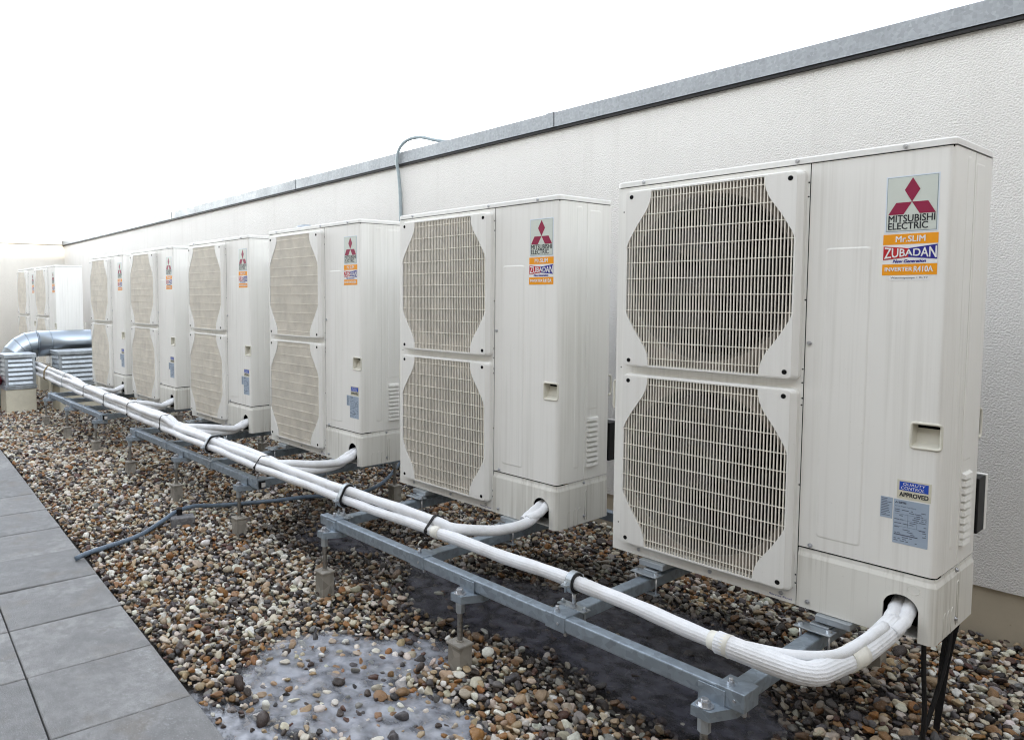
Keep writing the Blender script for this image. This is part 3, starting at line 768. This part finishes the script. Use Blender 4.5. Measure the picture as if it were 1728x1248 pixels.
    tx.prism([(.8587, .3640), (.8597, .3658), (.8587, .3676), (.8577, .3658)], y2, y2 + .0003); tx.prism([(.8587, .3638), (.8563, .3638), (.8552, .3618), (.8577, .3618)], y2, y2 + .0003); tx.prism([(.8587, .3638), (.8611, .3638), (.8622, .3618), (.8597, .3618)], y2, y2 + .0003)
    rl = random.Random(5)
    for k in range(17):
        z = .3440 - k * .0052; xx = .8555
        if k == 13: tx.box(.8555, .908, y2, y2 + .0003, z, z + .0026); continue
        while xx < .924:
            wd = rl.uniform(.004, .016)
            if rl.random() < (.75 if k > 12 or k < 2 else .52): tx.box(xx, min(.926, xx + wd), y2, y2 + .0003, z, z + .0017)
            xx += wd + rl.uniform(.0012, .005)
    for z in (.3335, .3180, .3000): tx.box(.8555, .926, y2, y2 + .0003, z, z + .0004)
    for xx in (.885, .905): tx.box(xx, xx + .0004, y2, y2 + .0003, .300, .3335)
    tx.build('lettering', 'stk_greytext', rp)
    sl_ = plate('spec_label', 'stk_plate', root, .8225, .8500, .3165, .3730, y1)
    tx = MB()
    for k in range(11):
        z = .3680 - k * .0045; tx.box(.8245, .8245 + rl.uniform(.010, .0235), y2, y2 + .0003, z, z + .0014)
    tx.build('lettering', 'stk_greytext', sl_)
    tl = MB(); put_text(tl, 'Service Panel', .545, .608, .0085, .0145, -.0008); tl.build('stamp', 'stk_blue', root)
    MB().box(.900, .9555, .336, .404, .232, .392, .003).build('isolator_box', 'black_plastic', root)
    MB().box(.898, .9565, .405, .424, .230, .394, .002).build('isolator_plate', 'guard_plastic', root)
    # --- black cable tails dropping to the gravel behind the cover
    kb = MB()
    kb.tube(smooth_path([(.905, .10, .03), (.908, .10, -.10), (.912, .11, -.24), (.905, .12, -.385)]), .006, 8)
    kb.add([(.912, .27, .0), (.945, .27, .0), (.945, .274, .0), (.912, .274, .0), (.90, .27, -.14), (.925, .27, -.14), (.925, .274, -.14), (.90, .274, -.14), (.895, .26, -.38), (.907, .26, -.38), (.907, .264, -.38), (.895, .264, -.38)],
           [(0, 1, 5, 4), (2, 3, 7, 6), (1, 2, 6, 5), (3, 0, 4, 7), (4, 5, 9, 8), (6, 7, 11, 10), (5, 6, 10, 9), (7, 4, 8, 11), (0, 1, 2, 3), (8, 9, 10, 11)])
    kb.tube(smooth_path([(.93, .25, .0), (.925, .23, -.12), (.905, .19, -.27), (.885, .15, -.385)]), .006, 8)
    kb.build('cable_tail', 'black_rubber', root)
    return root

UX = [0.0, -1.2075, -2.4805, -3.6917, -4.9581, -6.1301, -9.02, -10.083]
UY = [0.0, .0033, .0025, -.0007, .0006, -.0005, .13, .13]
UZ = [0.0, -.0091, .0051, .0025, .0028, 0.0, -.008, -.008]
ULAB = ['nearest and largest heat pump, with see-through fan grilles and a small name strip',
        'second heat pump from the right, without lower labels, below the grey wall cable',
        'third heat pump from the right, next left of the unit without lower labels',
        'fourth heat pump from the right, a small grey cap behind its lid',
        'fifth heat pump from the right, second to last of the near row',
        'sixth heat pump from the right, last of the near row, beside the round duct',
        'far heat pump standing behind the round duct, the right one of two',
        'farthest heat pump, leftmost, partly hidden behind the round duct']
u0 = make_unit(1, ULAB[0], True)
u1 = copy_tree(u0)
for ch in list(u1.children):
    if ch.name.startswith('cable_tail'): bpy.data.objects.remove(ch); continue
    if ch.name.startswith('name_label'):   # only the nearest unit has the strip
        for g_ in list(ch.children): bpy.data.objects.remove(g_)
        bpy.data.objects.remove(ch)
units = [u0, u1] + [copy_tree(u1) for _ in range(6)]
for ch in list(u1.children):
    if ch.name.split('.')[0] in ('quality_label', 'rating_plate', 'spec_label'):
        for g_ in list(ch.children): bpy.data.objects.remove(g_)
        bpy.data.objects.remove(ch)
for i, u in enumerate(units):
    u.location = (UX[i] - .95, UY[i], UZ[i] + B); u['label'] = ULAB[i]

# plinth blocks under the two far units
for i in (6, 7):
    for dx in (.18, .74):
        o = MB().box(UX[i] - .95 + dx - .06, UX[i] - .95 + dx + .06, .08, .56, GZ - .02, -.031, .006).build('concrete_plinth', 'cream_block', None, (UX[i] - .95 + dx, .3, GZ))
        tag(o, ('left' if dx < .5 else 'right') + ' support block under the ' + ('right' if i == 6 else 'left') + ' one of the two far units', 'block', 'support blocks under the far units')

# ================================================================== steel support frames
BH = .042
def frame(label, xa, xb, yf, cross, feet, sticker_x=None):
    xm = (xa + xb) / 2; og = (xm, yf, GZ)
    root = thing('support_frame', label, 'steel frame', og, 'steel frames under the units')
    zt = -.050; zb = zt - BH; yb = yf + BH
    MB().box(xa, xb - .004, yf, yb, zb, zt, .004).build('front_beam', 'galvanised_steel', root, og)
    yr = .50
    MB().box(xa, xb, yr, yr + BH, zb, zt, .004).build('rear_beam', 'galvanised_steel', root, og)
    for c in cross:
        MB().box(c - BH / 2, c + BH / 2, yb + .001, yr - .001, zb + .001, zt - .001, .004).build('cross_beam', 'galvanised_steel', root, og)
        # sleeve connector wrapping the beam
        s = MB(); s.box(c - .036, c + .036, yf - .003, yb + .030, zb - .003, zt + .003, .002); sl = s.build('sleeve_connector', 'galvanised_steel', root, og)
        b_ = MB(); b_.cyl((c - .008, yf + .02, zt + .003), (c - .008, yf + .02, zt + .012), .009, 6, smooth=False); b_.cyl((c - .008, yf + .02, zt + .012), (c - .008, yf + .02, zt + .022), .005, 10)
        b_.build('bolt', 'screw_steel', sl, og)
        b_ = MB(); b_.cyl((c + .012, yf - .003, (zb + zt) / 2), (c + .012, yf - .006, (zb + zt) / 2), .004, 10); b_.cyl((c + .03, yf + .01, zb - .003), (c + .03, yf + .01, zb - .014), .006, 6, smooth=False); b_.build('bolt', 'screw_steel', sl, og)
        # beam clamp holding the unit's foot
        for cy, sg in ((-.030, 1), (.375, -1)):
            k = MB(); k.box(c - .048, c + .048, cy - .032, cy + .014, zt + .010, zt + .015, .002)
            k.box(c - .020, c + .030, cy + .004, cy + .040, zt + .0155, zt + .0215, .002)
            kc = k.build('beam_clamp', 'galvanised_sheet', root, og)
            q = MB()
            for dx in (-.037, .037):
                q.cyl((c + dx, cy - .010, zt + .015), (c + dx, cy - .010, zt + .022), .007, 6, smooth=False)
                q.cyl((c + dx, cy - .010, zt + .0105), (c + dx, cy - .010, zb - .020), .0035, 8)
            q.build('clamp_bolt', 'screw_steel', kc, og)
            q = MB(); q.box(c - .046, c + .046, cy - .022, cy + .002, zb - .012, zb - .007, .001); q.build('clamp_strap', 'galvanised_sheet', kc, og)
    for xx, sg in ((xb, 1), (xa, -1)):
        e = MB(); e.box(min(xx, xx + sg * .006) + (.0 if sg > 0 else 0), max(xx, xx + sg * .006), yf + .003, yb - .003, zb + .003, zt - .003, .002); ec = e.build('end_cap', 'black_plastic', root, og)
        if sg > 0:
            lb = MB(); lb.box(xx + .0062, xx + .0070, yf + .014, yb - .004, zb + .008, zt - .010); st = lb.build('cap_sticker', 'stk_white', ec, og)
    f0 = None
    for j, fx in enumerate(feet):
        for yy, sg in ((yf - .036, 1), (yr + BH + .036, -1)):
            a = MB(); e0 = yy + sg * .0; 
            # bracket arm under the beam
            ar = [(fx - .024, yy - sg * .022), (fx + .024, yy - sg * .022), (fx + .055, yy + sg * .052), (fx + .055, yy + sg * .082), (fx - .030, yy + sg * .082)]
            a.prism(ar, zb - .030, zb - .004, axis='z')
            a.box(fx - .034, fx + .034, min(yy + sg * .030, yy + sg * .034), max(yy + sg * .030, yy + sg * .034), zb - .028, zt - .006, .001)
            ft = a.build('adjustable_foot', 'galvanised_steel', root, og)
            q = MB(); q.cyl((fx, yy, zb - .070), (fx, yy, zb - .031), .0155, 6, smooth=False); q.build('coupling_nut', 'galvanised_sheet', ft, og)
            q = MB(); q.cyl((fx, yy, zb - .0035), (fx, yy, zb - .0005), .0215, 18); q.cyl((fx, yy, zb - .0005), (fx, yy, zb + .009), .0150, 6, smooth=False); q.cyl((fx, yy, zb + .009), (fx, yy, zb + .014), .0095, 12); q.build('top_nut', 'screw_steel', ft, og)
            q = MB(); zz = zb - .070; P = []; R = []
            while zz > GZ + .07:
                P += [(fx, yy, zz), (fx, yy, zz - .002)]; R += [.0085, .0098]; zz -= .004
            q.tube(P, R, 10); q.build('threaded_rod', 'rod_steel', ft, og)
            q = MB(); zt2 = GZ + .085 + random.uniform(-.006, .006)
            q.box(fx - .034, fx + .034, yy - .034, yy + .034, zt2, zt2 + .010, .003)
            V = [(fx + sx * w_, yy + sy * w_, z) for z, w_ in ((zt2 - .0005, .028), (GZ - .03, .030)) for sx, sy in ((-1, -1), (1, -1), (1, 1), (-1, 1))]
            q.add(V, [(0, 1, 5, 4), (1, 2, 6, 5), (2, 3, 7, 6), (3, 0, 4, 7), (0, 1, 2, 3)])
            q.cyl((fx, yy, zt2 + .0102), (fx, yy, zt2 + .016), .0135, 6, smooth=False)
            q.build('foot_base', 'block_steel', ft, og)
    return root
galv('block_steel', (.30, .28, .245), .75, .05, .3, 30)
frame('galvanised frame nearest the camera, under the two right units', -2.075, -.235, -.530, (-.262, -.790, -1.425, -1.985), (-.306, -1.160, -1.987))
frame('galvanised frame in the middle of the row, label on its end cap', -4.690, -2.745, -.470, (-2.785, -3.355, -4.020, -4.600), (-2.898, -3.747, -4.587))
frame('galvanised frame at the far end of the row, beside the vent box', -7.13, -5.385, -.450, (-5.425, -5.930, -6.545, -7.06), (-5.457, -6.294, -7.057))

# ================================================================== insulated pipes
BASE = [(-.126, -.425, .018), (-.19, -.446, .020), (-.30, -.452, .022), (-.55, -.446, .026), (-.80, -.440, .030), (-1.36, -.452, .030), (-1.957, -.464, .024), (-2.69, -.470, .026), (-4.03, -.452, .030), (-5.83, -.395, .036), (-7.1, -.352, .043), (-8.12, -.315, .050), (-9.6, -.25, .055)]
bx_ = np.array([p[0] for p in BASE])[::-1]; by_ = np.array([p[1] for p in BASE])[::-1]; bz_ = np.array([p[2] for p in BASE])[::-1]
OFF = [[(0, 0)], [(.020, .034)], [(.040, .002), (.060, .035)], [(.001, .066), (.040, .068)], [(.080, .004), (.098, .038)], [(.079, .070), (.022, .101)]]
PR = .0185
JN = [0, .14, .17, .30, .32, .45]
def bpos(x, k, t=0):
    o = OFF[k][t]
    return (x, float(np.interp(x, bx_, by_)) + o[0], float(np.interp(x, bx_, bz_)) + o[1])
PLAB = ['white pipe from the nearest unit, thick ribbed sleeve with cream tape at its bend', 'white pipe leaving the second unit from the right and joining the bundle',
        'white pipe leaving the third unit from the right above the gravel', 'white pipe leaving the fourth unit from the right toward the bundle',
        'white pipe curving out of the fifth unit from the right', 'white pipe curving out of the last unit of the near row']
xe = -9.55
for k in range(6):
    X = UX[k] - .072; og = (X, -.2, GZ)
    root = thing('insulated_pipe', PLAB[k], 'pipe', og, 'white insulated pipes of the bundle')
    for t in range(len(OFF[k]) if k else 1):
        sg = 0 if len(OFF[k]) == 1 else (-1, 1)[t]
        if k == 0:
            ctrl = [(X - .003, -.03, .048), (X - .010, -.12, .030), (X - .022, -.24, .018), (X - .040, -.34, .014)] + BASE[0:1] + [bpos(a, 0) for a in (-.19, -.30, -.55, -.80, -1.08, -1.36)]
            x = -1.66
        else:
            J = JN[k]; e = bpos(X - J, k, t)
            ctrl = [(X + .012 * sg, -.005, .058), (X + .012 + .010 * sg, -.10, .030 + .010 * sg), (X + .012 + .004 * sg, e[1] * .58, .032 + .016 * sg + (.016 if k > 2 else 0)), (X - .20 * J, e[1] * .86, .040 + .012 * sg + .1 * e[2] + (.012 if k > 2 else 0)), (X - .58 * J, e[1] * .985, (e[2] + .045) / 2), e]
            x = X - J - .3
        while x > xe: ctrl.append(bpos(x, k, t)); x -= .55
        ctrl.append(bpos(xe, k, t))
        pts = smooth_path(ctrl, .02 if k < 3 else .04)
        for p in pts:      # the soft sleeve sags and wanders a little
            p[2] += .0022 * math.sin(p[0] * 7.3 + k * 2. + t) + .0012 * math.sin(p[0] * 19 + k); p[1] += .0022 * math.sin(p[0] * 5.3 + k + 2 * t)
        rr_ = PR * 1.04 if (k == 0 or len(OFF[k]) > 1) else PR * 1.08
        Rk = [(rr_ + (.0025 * min(1., max(0., (p[0] + 1.5) / .2)) if k == 0 else 0)) * (1 + .03 * math.sin(p[0] * 23 + k * 1.7 + t) + .02 * math.sin(p[0] * 57)) for p in pts]
        MB().tube(pts, Rk, 48 if k == 0 else 20, True, ridge=-.0010 if k == 0 else 0.).build('sleeve', 'insulation_white', root, og)
        if k == 0:
            seg = [p for p in pts if p[0] > -.335]
            R0 = [.0288 * (1 + .015 * math.sin(i * .9)) for i in range(len(seg))]
            MB().tube(seg, R0, 60, True, ridge=-.0016).build('ribbed_sleeve', 'insulation_white', root, og)
            def band(seg, r, nm='tape_band'): MB().tube(seg, [r * (1 + .02 * math.sin(i * 2.3)) for i in range(len(seg))], 28, True).build(nm, 'insulation_tape', root, og)
            sb = [p for p in pts if -.365 < p[0] < -.285]; MB().tube(sb, [.0240 + .0062 * i / max(1, len(sb) - 1) for i in range(len(sb))][::-1], 28, True).build('tape_band', 'insulation_tape', root, og)
            band(pts[9:13], .0305); band([p for p in pts if abs(p[0] + 1.40) < .022], .0235)
            th = smooth_path([(X - .004, -.10, .058), (X - .016, -.22, .046), (X - .034, -.33, .040), (X - .10, -.415, .040), (X - .20, -.442, .032)], .015)
            MB().tube(th, .0125, 14).build('thin_sleeve', 'insulation_white', root, og)
    for s_ in (-1, 1):
        bpts = smooth_path([(X + .016 * s_, .09, .098 + .006 * s_), (X + .015 * s_, .03, .082 + .004 * s_), (X + .013 * s_ + .002, -.02, .060 - .003 * s_), (X + .010 * s_ - .002, -.09, .036 + .004 * s_)], .012)
        MB().tube(bpts, [.0170 + .0010 * math.sin(i * 2.1) for i in range(len(bpts))], 16, True).build('pipe_branch', 'insulation_white', root, og)

def hull(pts):
    pts = sorted(set(map(tuple, np.round(pts, 5)))); 
    def half(ps):
        h_ = []
        for p in ps:
            while len(h_) > 1 and (h_[-1][0] - h_[-2][0]) * (p[1] - h_[-2][1]) - (h_[-1][1] - h_[-2][1]) * (p[0] - h_[-2][0]) <= 0: h_.pop()
            h_.append(p)
        return h_
    a_, b_2 = half(pts), half(pts[::-1]); return a_[:-1] + b_2[:-1]
def bundle_hull(x, extra):
    P = []
    for k in range(6):
        if k and x > UX[k] - .06 - JN[k]: continue
        for t in range(len(OFF[k])):
            _, cy, cz = bpos(x, k, t); rr = PR * 1.08 + extra
            P += [(cy + rr * math.cos(a), cz + rr * math.sin(a)) for a in np.linspace(0, 6.283, 24, endpoint=False)]
    return hull(np.array(P))
def tie(x, label, mat='black_plastic', hw=.0045, th=.0022, slant=.0, green=False):
    H = bundle_hull(x, .0008); c = np.mean(H, 0); og = (x, c[0], c[1]); n = len(H)
    mb = MB(); V = []
    for dx, ex in ((-hw, 0), (-hw, th), (hw, th), (hw, 0)):
        for p in H:
            d_ = np.array(p) - c; d_ = d_ / np.linalg.norm(d_)
            V.append((x + dx + slant * d_[1], p[0] + d_[0] * ex, p[1] + d_[1] * ex))
    mb.add(V, [(r * n + i, r * n + (i + 1) % n, ((r + 1) % 4) * n + (i + 1) % n, ((r + 1) % 4) * n + i) for r in range(4) for i in range(n)])
    hb = min(H, key=lambda p: p[0]); mb.box(x - hw, x + hw, hb[0] - .008, hb[0] - .001, hb[1] - .006, hb[1] + .006, .001)
    o = mb.build('cable_tie', mat, None, og); tag(o, label, 'cable tie', 'ties around the pipe bundle')
    if green: MB().box(x - .008, x + .008, hb[0] - .012, hb[0] - .0085, hb[1] - .014, hb[1] + .004, .001).build('tie_head', 'green_plastic', o, og)
tie(-1.435, 'black tie around the pipes where the second unit joins', hw=.006, slant=.01)
tie(-2.745, 'black tie where the pipe of the third unit joins the bundle', slant=.012)
tie(-4.10, 'black tie where the pipe of the fourth unit joins the bundle', slant=.012)
tie(-4.80, 'black tie on the bundle in front of the fifth unit, above the frame end')
tie(-5.42, 'black tie where the pipe of the fifth unit joins the bundle', slant=.012)
tie(-6.05, 'black tie on the bundle in front of the last near unit')
tie(-6.85, 'thin grey tie on the bundle below the last near unit', mat='cable_grey', hw=.004)
tie(-7.65, 'broad brown strap around the bundle near the louvred box', mat='brown_strap', hw=.016, th=.006, slant=.02)
tie(-8.45, 'broad brown strap around the bundle, farthest left', mat='brown_strap', hw=.016, th=.006, slant=.02)

def pipe_clamp(x, label, dark=False):
    H = bundle_hull(x, .0105); c = np.mean(H, 0); n = len(H); zb = -.050; lo = min(p[1] for p in H); og = (x, float(c[0]), zb)
    root = thing('pipe_clamp', label, 'pipe clamp', og, 'metal pipe clamps')
    mb = MB(); V = []
    for dx, ex in ((-.010, .001), (-.010, .0045), (.010, .0045), (.010, .001)):
        for p in H:
            d_ = np.array(p) - c; d_ /= np.linalg.norm(d_); V.append((x + dx, p[0] + d_[0] * ex, p[1] + d_[1] * ex))
    mb.add(V, [(r * n + i, r * n + (i + 1) % n, ((r + 1) % 4) * n + (i + 1) % n, ((r + 1) % 4) * n + i) for r in range(4) for i in range(n)])
    for s_ in (-1, 1):
        e = (max if s_ > 0 else min)(H, key=lambda p: p[0]); y_ = e[0] + s_ * .012
        mb.box(x - .011, x + .011, min(e[0] + s_ * .003, e[0] + s_ * .022), max(e[0] + s_ * .003, e[0] + s_ * .022), e[1] - .004, e[1] + .004, .001)
        mb.cyl((x, y_, e[1] - .022), (x, y_, e[1] + .014), .0035, 8)
    mb.build('ring', 'galvanised_sheet', root, og)
    q = MB(); V = []
    for dx, ex in ((-.013, -.0085), (-.013, .001), (.013, .001), (.013, -.0085)):
        for p in H:
            d_ = np.array(p) - c; d_ /= np.linalg.norm(d_); V.append((x + dx, p[0] + d_[0] * ex, p[1] + d_[1] * ex))
    q.add(V, [(r * n + i, r * n + (i + 1) % n, ((r + 1) % 4) * n + (i + 1) % n, ((r + 1) % 4) * n + i) for r in range(4) for i in range(n)]); q.build('rubber_liner', 'black_rubber', root, og)
    cy = [p for p in H if p[1] == lo][0][0]
    q = MB(); q.cyl((x, cy, zb + .004), (x, cy, lo - .002), .006, 10); q.cyl((x, cy, zb + .005), (x, cy, zb + .012), .010, 6, smooth=False); q.build('stem', 'screw_steel', root, og)
    q = MB(); q.box(x - .050, x + .050, cy - .018, cy + .018, zb + .0005, zb + .005, .001)
    for dx in (-.040, .040): q.cyl((x + dx, cy, zb - .055), (x + dx, cy, zb + .016), .0035, 8); q.cyl((x + dx, cy, zb + .0055), (x + dx, cy, zb + .011), .0075, 6, smooth=False)
    q.build('base_plate', 'galvanised_sheet', root, og)
pipe_clamp(-.790, 'bright steel ring clamp on the ribbed pipe of the nearest unit')
pipe_clamp(-1.985, 'steel ring clamp around two pipes at the left end of the nearest frame')
pipe_clamp(-3.355, 'steel ring clamp around the pipe bundle above the middle frame')

# ================================================================== things on the gravel and the wall
hz = GZ + .034
hose_ctrl = [(-3.00, -1.33, hz - .012), (-3.014, -1.262, hz), (-3.102, -.996, hz), (-3.215, -.82, hz + .014), (-3.285, -.70, hz + .034), (-3.335, -.57, hz + .030), (-3.345, -.44, hz + .008), (-3.307, -.28, hz), (-3.23, -.069, hz), (-3.184, .116, hz), (-3.06, .36, hz), (-3.13, .637, hz), (-3.435, 1.042, hz), (-3.5, 1.15, hz + .05)]
o = MB().tube(smooth_path(hose_ctrl, .03), .0118, 14).build('cable_hose', 'hose_grey', None, (-3.2, -.5, GZ)); tag(o, 'blue grey plastic cable hose snaking over the gravel to the slabs', 'hose')
blk = thing('concrete_block', 'small dark concrete block under the grey hose, black clip on top', 'block', (-3.2, -.69, GZ))
og = (-3.2, -.69, GZ)
d1 = np.array((.32, .947)); d2 = np.array((-.947, .32))
mb = MB(); mb.obox((-3.225, -.690), d1, d2, .066, .042, GZ - .01, GZ + .056, .006); mb.build('block', 'block_concrete', blk, og)
mb = MB(); mb.obox((-3.268, -.690), d1, d2, .015, .026, GZ + .0565, GZ + .092, .004); mb.build('clip', 'black_plastic', blk, og)

zc_ = cop_z(-3.5)
wc = smooth_path([(-3.53, WY - .014, .6), (-3.535, WY - .014, 1.2), (-3.54, WY - .016, 1.60), (-3.545, WY - .030, zc_ - .06), (-3.545, WY - .046, zc_ + .01), (-3.52, WY - .046, zc_ + .10), (-3.45, WY - .03, zc_ + .155), (-3.34, WY + .0, zc_ + .162), (-3.22, WY + .05, zc_ + .125), (-3.12, WY + .12, zc_ + .108)], .03)
o = MB().tube(wc, .0125, 12).build('wall_cable', 'cable_grey', None, (-3.5, WY, 1.2)); tag(o, 'grey cable climbing the wall and looping over the coping', 'cable')

# small domed cap seen above the fourth unit: top of a wall vent
cx_, cy_, czz = -4.60, 1.02, 1.475
vt = thing('wall_vent', 'small grey domed vent on the wall just above the fourth unit', 'vent', (cx_, WY, 1.40))
V = []; nn = 16
mb = MB()
for i in range(6):
    a = math.pi / 2 * i / 5; rr = .085 * math.cos(a) + .0005
    V += [(cx_ + rr * math.cos(2 * math.pi * k / nn), cy_ + rr * math.sin(2 * math.pi * k / nn), czz + .030 * math.sin(a)) for k in range(nn)]
mb.add(V, [(j * nn + k, j * nn + (k + 1) % nn, (j + 1) * nn + (k + 1) % nn, (j + 1) * nn + k) for j in range(5) for k in range(nn)] + [tuple(range(nn))], True)
mb.build('hood', 'galvanised_sheet', vt, (cx_, WY, 1.40))
MB().cyl((cx_, cy_, czz - .05), (cx_, cy_, czz - .001), .05, 16).build('neck', 'galvanised_sheet', vt, (cx_, WY, 1.40))
MB().box(cx_ - .03, cx_ + .03, cy_ + .02, WY - .001, czz - .05, czz - .02, .004).build('bracket', 'galvanised_sheet', vt, (cx_, WY, 1.40))

# ------------------------------------------------------------------ louvred roof vents on cream kerbs
def louvre_box(label, x1, y0, y1, dx, zb0, ztop):
    og = (x1 - dx / 2, (y0 + y1) / 2, GZ)
    root = thing('roof_vent', label, 'roof vent', og, 'louvred vent boxes')
    MB().box(x1 - dx, x1, y0, y1, GZ - .02, zb0, .006).build('kerb', 'cream_block', root, og)
    m_ = MB(); m_.box(x1 - dx - .008, x1 + .008, y0 - .008, y1 + .008, zb0 + .001, zb0 + .045, .003); m_.build('flashing', 'galvanised_sheet', root, og)
    e = .004
    m_ = MB(); m_.box(x1 - dx + .02, x1 - .025, y0 + .02, y1 - .02, zb0 + .046, ztop - .045); m_.build('inner_box', 'interior_black', root, og)
    for px, py in ((x1 - .03, y0), (x1 - .03, y1 - .03), (x1 - dx, y0), (x1 - dx, y1 - .03)):
        MB().box(px, px + .03, py, py + .03, zb0 + .046, ztop - .045, .002).build('corner_post', 'galvanised_sheet', root, og)
    ns = 6; hh = (ztop - .045 - zb0 - .046) / ns
    for k in range(ns):
        z = zb0 + .046 + k * hh
        q = MB(); q.add([(x1 + .002, y0 + .031, z + .004), (x1 + .002, y1 - .031, z + .004), (x1 - .018, y1 - .031, z + hh * 1.02), (x1 - .018, y0 + .031, z + hh * 1.02), (x1 + .002, y0 + .031, z + .012), (x1 + .002, y1 - .031, z + .012), (x1 - .021, y1 - .031, z + hh * 1.02), (x1 - .021, y0 + .031, z + hh * 1.02)],
              [(0, 1, 5, 4), (4, 5, 2, 3), (0, 1, 6, 7), (0, 4, 3, 7), (1, 5, 2, 6), (2, 3, 7, 6)])
        q.build('louvre_slat', 'galvanised_sheet', root, og)
        q = MB(); q.add([(x1 - dx + .031, y0 + .0, z + .004), (x1 - .031, y0, z + .004), (x1 - .031, y0 + .018, z + hh * 1.02), (x1 - dx + .031, y0 + .018, z + hh * 1.02), (x1 - dx + .031, y0, z + .012), (x1 - .031, y0, z + .012)],
              [(0, 1, 5, 4), (4, 5, 2, 3)]); q.build('louvre_slat', 'galvanised_sheet', root, og)
    MB().box(x1 - dx - .012, x1 + .012, y0 - .012, y1 + .012, ztop - .044, ztop, .006).build('top_cover', 'galvanised_sheet', root, og)
    q = MB()
    for py in (y0 + .02, y1 - .02): q.cyl((x1 + .008, py, zb0 + .022), (x1 + .014, py, zb0 + .022), .007, 8)
    q.build('screw', 'screw_steel', root, og)
louvre_box('louvred galvanised box on a cream kerb at the left edge, in front of the duct', -8.10, -.645, -.335, .30, -.112, .279)
louvre_box('longer louvred galvanised box under the round duct, left of the last near unit', -7.92, -.130, .62, .32, -.10, .300)

# ------------------------------------------------------------------ round duct with segmented elbow
dx_, dz_, dr = -8.66, .350, .152
duct = thing('round_duct', 'shiny galvanised round duct with a segmented elbow at the left edge', 'duct', (dx_, -.2, GZ)); og = (dx_, -.2, GZ)
MB().tube([(dx_, WY - .02, dz_), (dx_, .40, dz_), (dx_, -.19, dz_)], dr, 48).build('straight_duct', 'galvanised_duct', duct, og)
py_, pz_ = -.20, dz_ - .27
segs = 5
for k in range(segs):
    a0, a1 = math.radians(90 + 90 * k / segs + .6), math.radians(90 + 90 * (k + 1) / segs - .6)
    def ctr(a): return (dx_, py_ + .27 * math.cos(a), pz_ + .27 * math.sin(a))
    V = []; n = 40
    for a in (a0, a1):
        c = ctr(a); rad = Vector((0, math.cos(a), math.sin(a)))
        sc = 1 / math.cos((a1 - a0) / 2)
        for t in range(n):
            th = 2 * math.pi * t / n; V.append((c[0] + dr * math.cos(th), c[1] + rad.y * dr * math.sin(th), c[2] + rad.z * dr * math.sin(th)))
    MB().add(V, [(t, (t + 1) % n, (t + 1) % n + n, t + n) for t in range(n)], True).build('elbow_segment', 'galvanised_duct', duct, og)
    if k:
        c = ctr(a0 - math.radians(.6)); rad = Vector((0, math.cos(a0), math.sin(a0)))
        MB().tube([(c[0] + (dr + .001) * math.cos(t), c[1] + rad.y * (dr + .001) * math.sin(t), c[2] + rad.z * (dr + .001) * math.sin(t)) for t in np.linspace(0, 6.283, 40, endpoint=False)], .004, 6, False, True).build('seam', 'galvanised_duct', duct, og)
MB().tube([(dx_, py_ - .27, pz_), (dx_, py_ - .27, GZ - .02)], dr, 40).build('down_duct', 'galvanised_duct', duct, og)
for yy in (-.195, -.05):
    MB().tube([(dx_ + (dr + .0015) * math.cos(t), yy, dz_ + (dr + .0015) * math.sin(t)) for t in np.linspace(0, 6.283, 40, endpoint=False)], .005, 6, False, True).build('seam', 'galvanised_duct', duct, og)
for yy in (.25, .95):
    MB().box(dx_ - .02, dx_ + .02, yy - .02, yy + .02, GZ - .02, dz_ - dr + .004, .003).build('duct_support', 'galvanised_steel', duct, og)

o = MB().tube(smooth_path([(-8.20, -.90, -.04), (-8.33, -.70, -.02), (-8.45, -.72, -.05), (-8.5, -.95, -.15), (-8.5, -1.1, GZ - .02)], .04), .062, 18).build('red_pipe', 'red_paint', None, (-8.4, -.8, GZ)); tag(o, 'dark red pipe just showing at the left edge beside the vent box', 'pipe')
